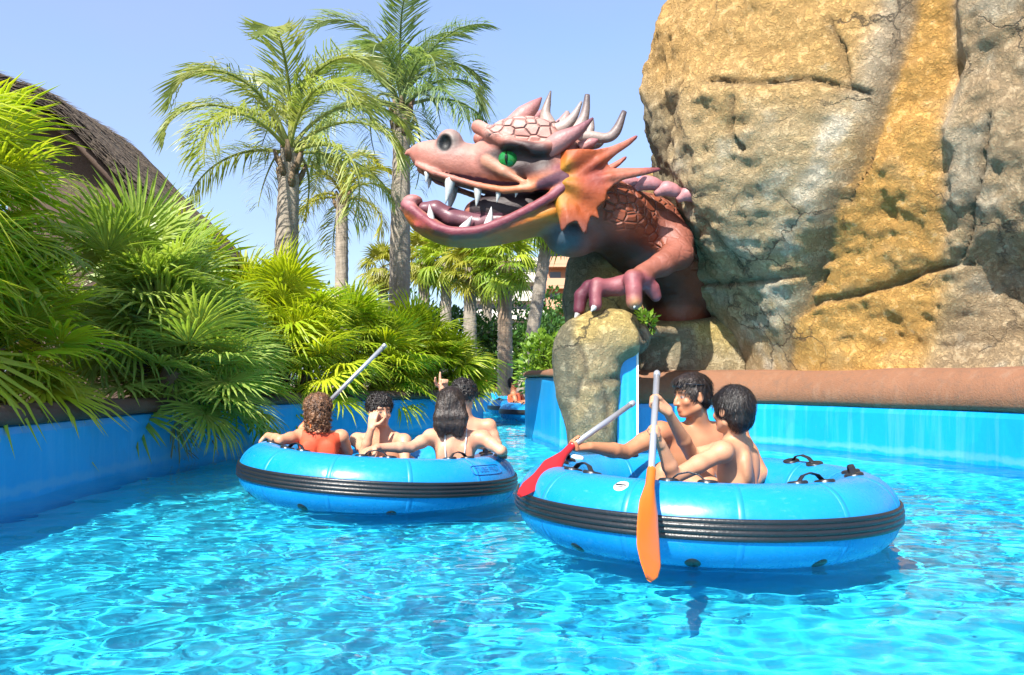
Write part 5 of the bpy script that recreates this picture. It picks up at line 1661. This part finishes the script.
def hair(p, kind, mat, seed=1):
    """hair as its own mesh round the skull"""
    rng = random.Random(seed)
    k = p.hs; hq = p.hrot()
    c = p.J['head']
    S = Sculpt(c - 0.24, c + 0.20, 0.0065 if kind in ('curly', 'curlylong') else 0.0075)
    if kind == 'long': S = Sculpt(c - np.array([0.22, 0.22, 0.38]), c + 0.18, 0.0080)
    S.ell(p.H(0, -0.018, 0.036), (0.084*k, 0.100*k, 0.090*k), 0.01, hq)
    if kind in ('bowl', 'short'): S.ell(p.H(0, -0.050, -0.020), (0.076*k, 0.062*k, 0.060*k), 0.02, hq)
    if kind == 'bowl':
        S.ell(p.H(0, -0.055, -0.045), (0.072*k, 0.052*k, 0.060*k), 0.02, hq)
        S.ell(p.H(0, -0.020, 0.020), (0.090*k, 0.102*k, 0.088*k), 0.01, hq)
        S.ell(p.H(0, 0.050, 0.052), (0.070*k, 0.045*k, 0.034*k), 0.02, hq)
    if kind == 'short':
        S.ell(p.H(0, 0.020, 0.085), (0.070*k, 0.080*k, 0.034*k), 0.02, hq)
        for sd in (-1, 1): S.cap(p.H(sd*0.074, 0.018, 0.03), p.H(sd*0.073, 0.020, -0.012), 0.012*k, 0.008*k, 0.01)
    if kind == 'long':
        S.ell(p.H(0, -0.045, -0.02), (0.086*k, 0.070*k, 0.09*k), 0.02, hq)
        for i in range(9):
            x = -0.075 + 0.15*i/8
            S.chain([p.H(x*0.9, -0.070, 0.0), p.H(x*1.10, -0.088, -0.08), p.H(x*1.12 + rng.uniform(-.01, .01), -0.090, -0.135), p.H(x*1.0, -0.086, -0.185 - 0.02*math.cos(i*0.9))], [0.028, 0.028, 0.022, 0.008], 0.03)
    # cut the face free
    if kind == 'short': S.ell(p.H(0, 0.105, -0.045), (0.088*k, 0.088*k, 0.106*k), 0.006, hq, True)
    elif kind == 'bowl': S.ell(p.H(0, 0.110, -0.060), (0.090*k, 0.090*k, 0.105*k), 0.006, hq, True)
    elif kind == 'curly': S.ell(p.H(0, 0.105, -0.055), (0.080*k, 0.080*k, 0.095*k), 0.006, hq, True)
    else: S.ell(p.H(0, 0.110, -0.050), (0.082*k, 0.085*k, 0.105*k), 0.006, hq, True)
    for sd in (-1, 1):
        if kind in ('short', 'bowl'): S.ell(p.H(sd*0.088, 0.000, -0.020), (0.022*k, 0.026*k, 0.034*k), 0.006, hq, True)
    if kind in ('curly', 'curlylong', 'tousled'):
        n = {'curly': 420, 'curlylong': 900, 'tousled': 130}[kind]
        for i in range(n):
            a = rng.uniform(0, 2*math.pi); zz = rng.uniform(-0.2, 1.0)
            if kind == 'curlylong': zz = rng.uniform(-0.9, 1.0)
            rr = math.sqrt(max(0, 1-zz*zz)) if zz > -0.2 else 0.95
            x, y, z = math.cos(a)*rr*0.092, math.sin(a)*rr*0.106 - 0.018, 0.040 + zz*(0.092 if zz > 0 else 0.20)
            if y > 0.045 and z < 0.062: continue
            if kind == 'curlylong' and y > 0.0 and z < 0.03: continue
            q = p.H(x, y, z)
            d = unit(np.array([rng.gauss(0, 1), rng.gauss(0, 1), rng.gauss(0, 1)]))*0.010
            r_ = rng.uniform(0.005, 0.009)
            S.cap(q-d, q+d*1.2, r_, r_*0.5, 0.003)
    V, F = S.surface()
    # comb strands into the surface
    q = V - c; x, y, z = q@p.r, q@p.f, q@p.u
    az = np.arctan2(x, -y)
    fine = np.array([noise.noise(Vector((a*16, zz*10 if kind in ('curly', 'curlylong') else zz*5, 3.0+seed))) for a, zz in zip(az, z)])
    nn = q/np.linalg.norm(q, axis=1)[:, None]
    V = V + nn*((0.005 if kind != 'bowl' else 0.003)*fine)[:, None]
    me = np_mesh('hair', V - p.o0, F, mat, None, 1); fix(me)
    o = obj('hair', me, p.root)
    # loose strands break the outline
    b = MB()
    curly = kind in ('curly', 'curlylong')
    cnt = {'long': 2600, 'curlylong': 2200, 'bowl': 2600, 'short': 2400}.get(kind, 1700)
    crown = p.H(0, -0.03, 0.12)
    for _ in range(cnt):
        i = rng.randrange(len(V)); n_ = nn[i]
        fl = V[i] - crown + np.array([rng.gauss(0, .02 if curly else .007) for _ in range(3)]) - p.u*0.05
        if kind == 'short': fl = fl + p.f*0.08*(1 if y[i] > 0 else -0.3)
        if curly: fl = np.array([rng.gauss(0, 1), rng.gauss(0, 1), rng.gauss(-0.3, 1)])
        t_ = unit(fl - n_*(fl@n_)); sd_ = np.cross(n_, t_)
        L = rng.uniform(0.02, 0.05)*(0.8 if curly else 1.0); lift = rng.uniform(0.001, 0.005) if curly else rng.uniform(0.0003, 0.0022)
        if rng.random() < (0.12 if curly else 0.05): lift += rng.uniform(0.004, 0.012)
        wob = rng.uniform(-1, 1)*(0.010 if curly else 0.0015)
        w_ = rng.uniform(0.0012, 0.0024)
        row = []
        for f_ in (0.0, 0.35, 0.7, 1.0):
            q_ = V[i] + t_*L*f_ + sd_*wob*math.sin(f_*4.5) + n_*(lift*math.sin(f_*2.6)*1.0 + 0.001 - (L*f_)**2*(4.2 if kind != 'long' else 1.5)) - p.o0
            row.append((q_ - sd_*w_*(1-f_*0.9), q_ + sd_*w_*(1-f_*0.9)))
        b.add([c_ for r_ in row for c_ in r_], [(0, 1, 3, 2), (2, 3, 5, 4), (4, 5, 7, 6)])
    st = b.build('loose_strands', mat, o, False); st['kind'] = 'stuff'
    return o

def save_trunk(p):
    """field of the trunk alone, for garments"""
    full = p.S
    T = Sculpt(p.lo, p.hi, p.h)
    keep = p.J
    p.S = T
    J2 = {k: v for k, v in keep.items() if k not in ('le', 're')}
    p.J = J2
    p.body()
    p.trunk_g = T.g
    p.S = full; p.J = keep

def make(label, group, J, skin, face, hairkind, hmat, hands, h=0.0065, head=0.115, build=1.0, tilt=0.0, clothes=None, seed=1):
    p = Person(label, group, J, skin, h, head, build, face, tilt)
    p.body()
    for fn in hands: fn(p)
    p.finish()
    hair(p, hairkind, hmat, seed)
    if clothes:
        save_trunk(p)
        for c in clothes: c(p)
    return p

M_SHORTS = simple('navy_swim_shorts', (0.02, 0.04, 0.10), 0.8, 0.2, 12)
M_ORANGE_TOP = simple('orange_swim_top', (0.55, 0.065, 0.02), 0.7, 0.2, 14, 0.2, 120)
M_WHITE_TOP = simple('white_bikini', (0.55, 0.52, 0.50), 0.7, 0.1, 14)
M_BLACK = simple('black_plastic', (0.012, 0.012, 0.014), 0.25, 0.1)
TAN, FAIR, PALE = (0.41, 0.185, 0.092), (0.47, 0.24, 0.135), (0.51, 0.275, 0.17)
def w3(u, v, Y): return np.array(PX(u, v, Y))

def legs(J, pel, fw, up=0.30, out=0.10, reach=0.42):
    """knees drawn up in front, feet on the raft floor"""
    fw = unit(np.array([fw[0], fw[1], 0])); sd = np.array([fw[1], -fw[0], 0])
    for k, s_ in (('r', 1), ('l', -1)):
        J[k+'k'] = pel + fw*reach*0.62 + sd*s_*out + np.array([0, 0, up])
        J[k+'a'] = pel + fw*(reach*0.80) + sd*s_*out*0.8 + np.array([0, 0, -0.045])

GR = 'people in the near right raft'; GL = 'people in the left raft'
# -- man with the red paddle
pel = np.array([1.10, 5.02, 0.11])
J = dict(pelvis=pel, neck=w3(700, 424, 4.95), head=w3(692, 396, 4.88), rs=w3(660, 432, 4.86), ls=w3(737, 431, 5.02),
         re=w3(626, 452, 4.70), rw=w3(590, 447, 4.50), le=w3(762, 474, 4.90), lw=w3(738, 492, 4.66))
legs(J, pel, (-0.5, -0.8, 0), 0.16, 0.12, 0.40)
shB = np.array(PB[1]-PB[0])
MAN = make('tanned man with dark hair facing left, holding a paddle out over the raft rim', GR, J, TAN, (-0.93, -0.30, -0.10), 'short', M_HBROWN,
     [lambda p: p.grip('r', np.array(PB[0]) + shB*0.93, shB, 1), lambda p: p.hand('l', (-0.6, -0.6, -0.4), (0, 0, -1), 0.3)], head=0.124, build=1.04,
     clothes=[lambda p: p.garment('swim_shorts', -0.32, 0.14, M_SHORTS)], seed=3)
def sunglasses(p):
    b = MB()
    for sd in (-1, 1):
        c = p.H(sd*0.034, 0.088, 0.070)
        pts = [tuple(c + p.r*0.030*math.cos(a) + p.u*0.018*math.sin(a) - p.f*0.010*math.cos(a)*sd - p.o0) for a in np.linspace(0, 2*math.pi, 17)[:-1]]
        n0 = len(b.v); b.v += pts + [tuple(c + p.f*0.006 - p.o0)]
        b.f += [(n0+i, n0+(i+1) % 16, n0+16) for i in range(16)]
        b.tube([tuple(p.H(sd*0.066, 0.070, 0.072)-p.o0), tuple(p.H(sd*0.084, 0.03, 0.066)-p.o0), tuple(p.H(sd*0.088, -0.03, 0.058)-p.o0)], [0.006, 0.005, 0.004], 6)
    b.tube([tuple(p.H(-0.010, 0.094, 0.072)-p.o0), tuple(p.H(0.010, 0.094, 0.072)-p.o0)], 0.003, 6)
    b.build('sunglasses', M_BLACK, p.root)
sunglasses(MAN)
# -- boy with the upright paddle
pel = np.array([1.16, 4.30, 0.09])
J = dict(pelvis=pel, neck=w3(735, 438, 4.30), head=w3(732, 410, 4.25), ls=w3(722, 452, 4.13), rs=w3(742, 446, 4.42),
         le=w3(674, 477, 4.00), lw=w3(661, 444, 3.93), re=w3(692, 455, 4.36), rw=w3(668, 412, 4.15))
legs(J, pel, (-0.85, 0.4, 0), 0.20, 0.10, 0.40)
def onA(v): return np.array(PX(657 - (v-373)*0.0588, v, yA(v)))
shA = np.array(PA[0]-PA[1])
make('dark-haired boy seen from behind, gripping an upright paddle with both hands', GR, J, FAIR, (-0.58, 0.80, -0.04), 'bowl', M_HDARK,
     [lambda p: p.grip('l', onA(433), shA, 1), lambda p: p.grip('r', onA(402), shA, -1)], head=0.118, build=0.90,
     clothes=[lambda p: p.garment('swim_shorts', -0.34, 0.16, M_SHORTS)], seed=4)
# -- girl with curls and orange top
pel = np.array([-1.40, 6.05, 0.02])
J = dict(pelvis=pel, neck=w3(320, 431, 6.0), head=w3(319, 412, 6.02), ls=w3(301, 436, 6.0), rs=w3(341, 437, 6.05),
         le=w3(288, 437, 5.98), lw=w3(276, 441, 6.02), re=w3(348, 452, 6.15), rw=w3(338, 446, 6.30))
J['le'] = np.array([-1.60, 5.86, 0.385]); J['lw'] = np.array([-1.74, 6.06, 0.405])
legs(J, pel, (0.2, 1, 0), 0.20, 0.09, 0.40)
make('girl with auburn curls and an orange top, back to the camera, leftmost in her raft', GL, J, FAIR, (0.10, 1, -0.1), 'curlylong', M_HCURL,
     [lambda p: p.hand('l', (-0.6, 0.5, -0.5), (0.2, 0.1, -1), 0.4), lambda p: p.hand('r', (-0.4, 0.6, 0.2), (0, 0, -1), 0.8)], head=0.113, build=0.88,
     clothes=[lambda p: p.garment('swim_top', 0.15, 1.0, M_ORANGE_TOP, 0.010), lambda p: p.garment('swim_shorts', -0.34, 0.13, M_SHORTS)], seed=5)
# -- boy with a hand over his face
pel = np.array([-0.93, 6.42, 0.02])
J = dict(pelvis=pel, neck=w3(384, 432, 6.34), head=w3(380, 411, 6.28), ls=w3(404, 441, 6.26), rs=w3(357, 440, 6.38),
         re=w3(364, 452, 6.16), rw=w3(371.5, 428, 6.13), le=w3(405, 462, 6.12), lw=w3(392, 470, 6.0))
legs(J, pel, (0.35, -0.9, 0), 0.17, 0.10, 0.36)
make('boy with short dark curls holding one hand over his nose, middle of the left raft', GL, J, PALE, (0.52, -0.82, -0.12), 'curly', M_HDARK,
     [lambda p: p.hand('r', (0.12, 0.12, 1), (0.35, 0.9, 0.1), 0.22, 0.08, None, -1), lambda p: p.hand('l', (-0.6, -0.4, -0.4), (0, 0, -1), 0.5)], head=0.114, build=0.90,
     clothes=[lambda p: p.garment('swim_shorts', -0.34, 0.14, M_SHORTS)], seed=6)
# -- girl with long dark hair
pel = np.array([-0.40, 5.80, 0.00])
J = dict(pelvis=pel, neck=w3(456, 429, 5.72), head=w3(450, 405, 5.74), ls=w3(431, 437, 5.72), rs=w3(483, 438, 5.74),
         le=w3(414, 450, 5.46), lw=w3(390, 452, 5.40), re=w3(499, 455, 5.60), rw=w3(486, 463, 5.42))
J['le'] = np.array([-0.66, 5.56, 0.36]); J['lw'] = np.array([-0.86, 5.40, 0.372]); J['re'] = np.array([-0.075, 5.66, 0.33]); J['rw'] = np.array([-0.06, 5.88, 0.30])
legs(J, pel, (-0.2, 1, 0), 0.18, 0.09, 0.40)
def straps(p):
    for sd in (-1, 1):
        J = p.J; at = lambda f: J['pelvis'] + (J['neck']-J['pelvis'])*f
        def skin_pt(f, x, dirn):
            o = at(f) + p.side*x; best = None
            q = p.V - o; t = q@dirn; perp = np.linalg.norm(q - np.outer(t, dirn), axis=1)
            m = (perp < 0.012)*(t > 0)
            return o + dirn*(t[m].max() + 0.003) if m.any() else o + dirn*0.1
        pts = [skin_pt(0.42, sd*0.055, -p.fw), skin_pt(0.58, sd*0.058, -p.fw), skin_pt(0.72, sd*0.064, -p.fw), skin_pt(0.84, sd*0.070, unit(-p.fw + p.axis*0.5)), skin_pt(0.90, sd*0.072, unit(p.axis))]
        b = MB(); b.tube([tuple(q - p.o0) for q in spline(pts, 18)], 0.0055, 6); b.build('strap', M_WHITE_TOP, p.root)
make('girl with long straight dark hair and white straps, arms spread along the raft rim', GL, J, PALE, (-0.12, 1, -0.05), 'long', M_HBROWN,
     [lambda p: p.hand('l', (-0.8, -0.6, -0.2), (0, 0, -1), 0.3), lambda p: p.hand('r', (-0.1, 0.9, -0.2), (0, 0, -1), 0.4)], head=0.116, build=0.90,
     clothes=[straps, lambda p: p.garment('bikini_band', 0.36, 0.44, M_WHITE_TOP, 0.004), lambda p: p.garment('swim_shorts', -0.34, 0.10, M_WHITE_TOP, 0.006)], seed=7)
# -- head behind her, one finger raised
pel = np.array([-0.36, 6.58, 0.02])
J = dict(pelvis=pel, neck=w3(466, 417, 6.50), head=w3(464, 396, 6.48), ls=w3(441, 424, 6.50), rs=w3(489, 426, 6.52),
         le=w3(436, 442, 6.36), lw=w3(443, 390, 6.30), re=w3(497, 444, 6.50), rw=w3(484, 455, 6.62))
legs(J, pel, (0.1, 0.6, 0), 0.15, 0.09, 0.30)
make('dark-haired person half hidden behind the long-haired girl, one finger raised', GL, J, PALE, (0.2, 1, -0.05), 'curly', M_HDARK,
     [lambda p: p.hand('l', (0.05, 0, 1), (0.2, -1, 0), 1.45, 0.05, (0,), -1), lambda p: p.hand('r', (0, 0.6, -0.4), (0, 0, -1), 0.5)], head=0.114, build=0.92,
     clothes=[lambda p: p.garment('swim_shorts', -0.34, 0.14, M_SHORTS)], seed=8)

# -- two riders in the distant raft
M_VEST = simple('orange_vest', (0.78, 0.16, 0.05), 0.7, 0.2, 12)
for i, (pel, face, lab, cl) in enumerate(((np.array([0.10, 17.3, 0.10]), (0.9, -0.4, 0), 'distant rider in an orange vest at the left end of the far raft', True),
                                          (np.array([0.55, 16.75, 0.08]), (-0.9, -0.2, 0), 'distant bare-chested rider leaning back beside the tall blue wall end', False))):
    f = unit(face); sd = np.array([f[1], -f[0], 0])
    J = dict(pelvis=pel, neck=pel + np.array([-0.08*f[0], 0, 0.46]), head=pel + np.array([-0.08*f[0], 0, 0.64]), rs=pel + sd*0.17 + np.array([0, 0, 0.42]), ls=pel - sd*0.17 + np.array([0, 0, 0.42]),
             re=pel + sd*0.24 + f*0.10 + np.array([0, 0, 0.20]), rw=pel + sd*0.16 + f*0.30 + np.array([0, 0, 0.30]), le=pel - sd*0.24 + f*0.10 + np.array([0, 0, 0.20]), lw=pel - sd*0.16 + f*0.30 + np.array([0, 0, 0.30]))
    legs(J, pel, f, 0.22, 0.10, 0.42)
    make(lab, 'riders in the far raft', J, TAN, face, 'bowl', M_HDARK,
         [lambda p: p.hand('r', f, (0, 0, -1), 0.5), lambda p: p.hand('l', f, (0, 0, -1), 0.5)], h=0.010, head=0.115, build=0.95,
         clothes=[lambda p: p.garment('life_vest' if cl else 'swim_shorts', 0.1 if cl else -0.3, 0.9 if cl else 0.14, M_VEST if cl else M_SHORTS, 0.02 if cl else 0.01)], seed=20+i)
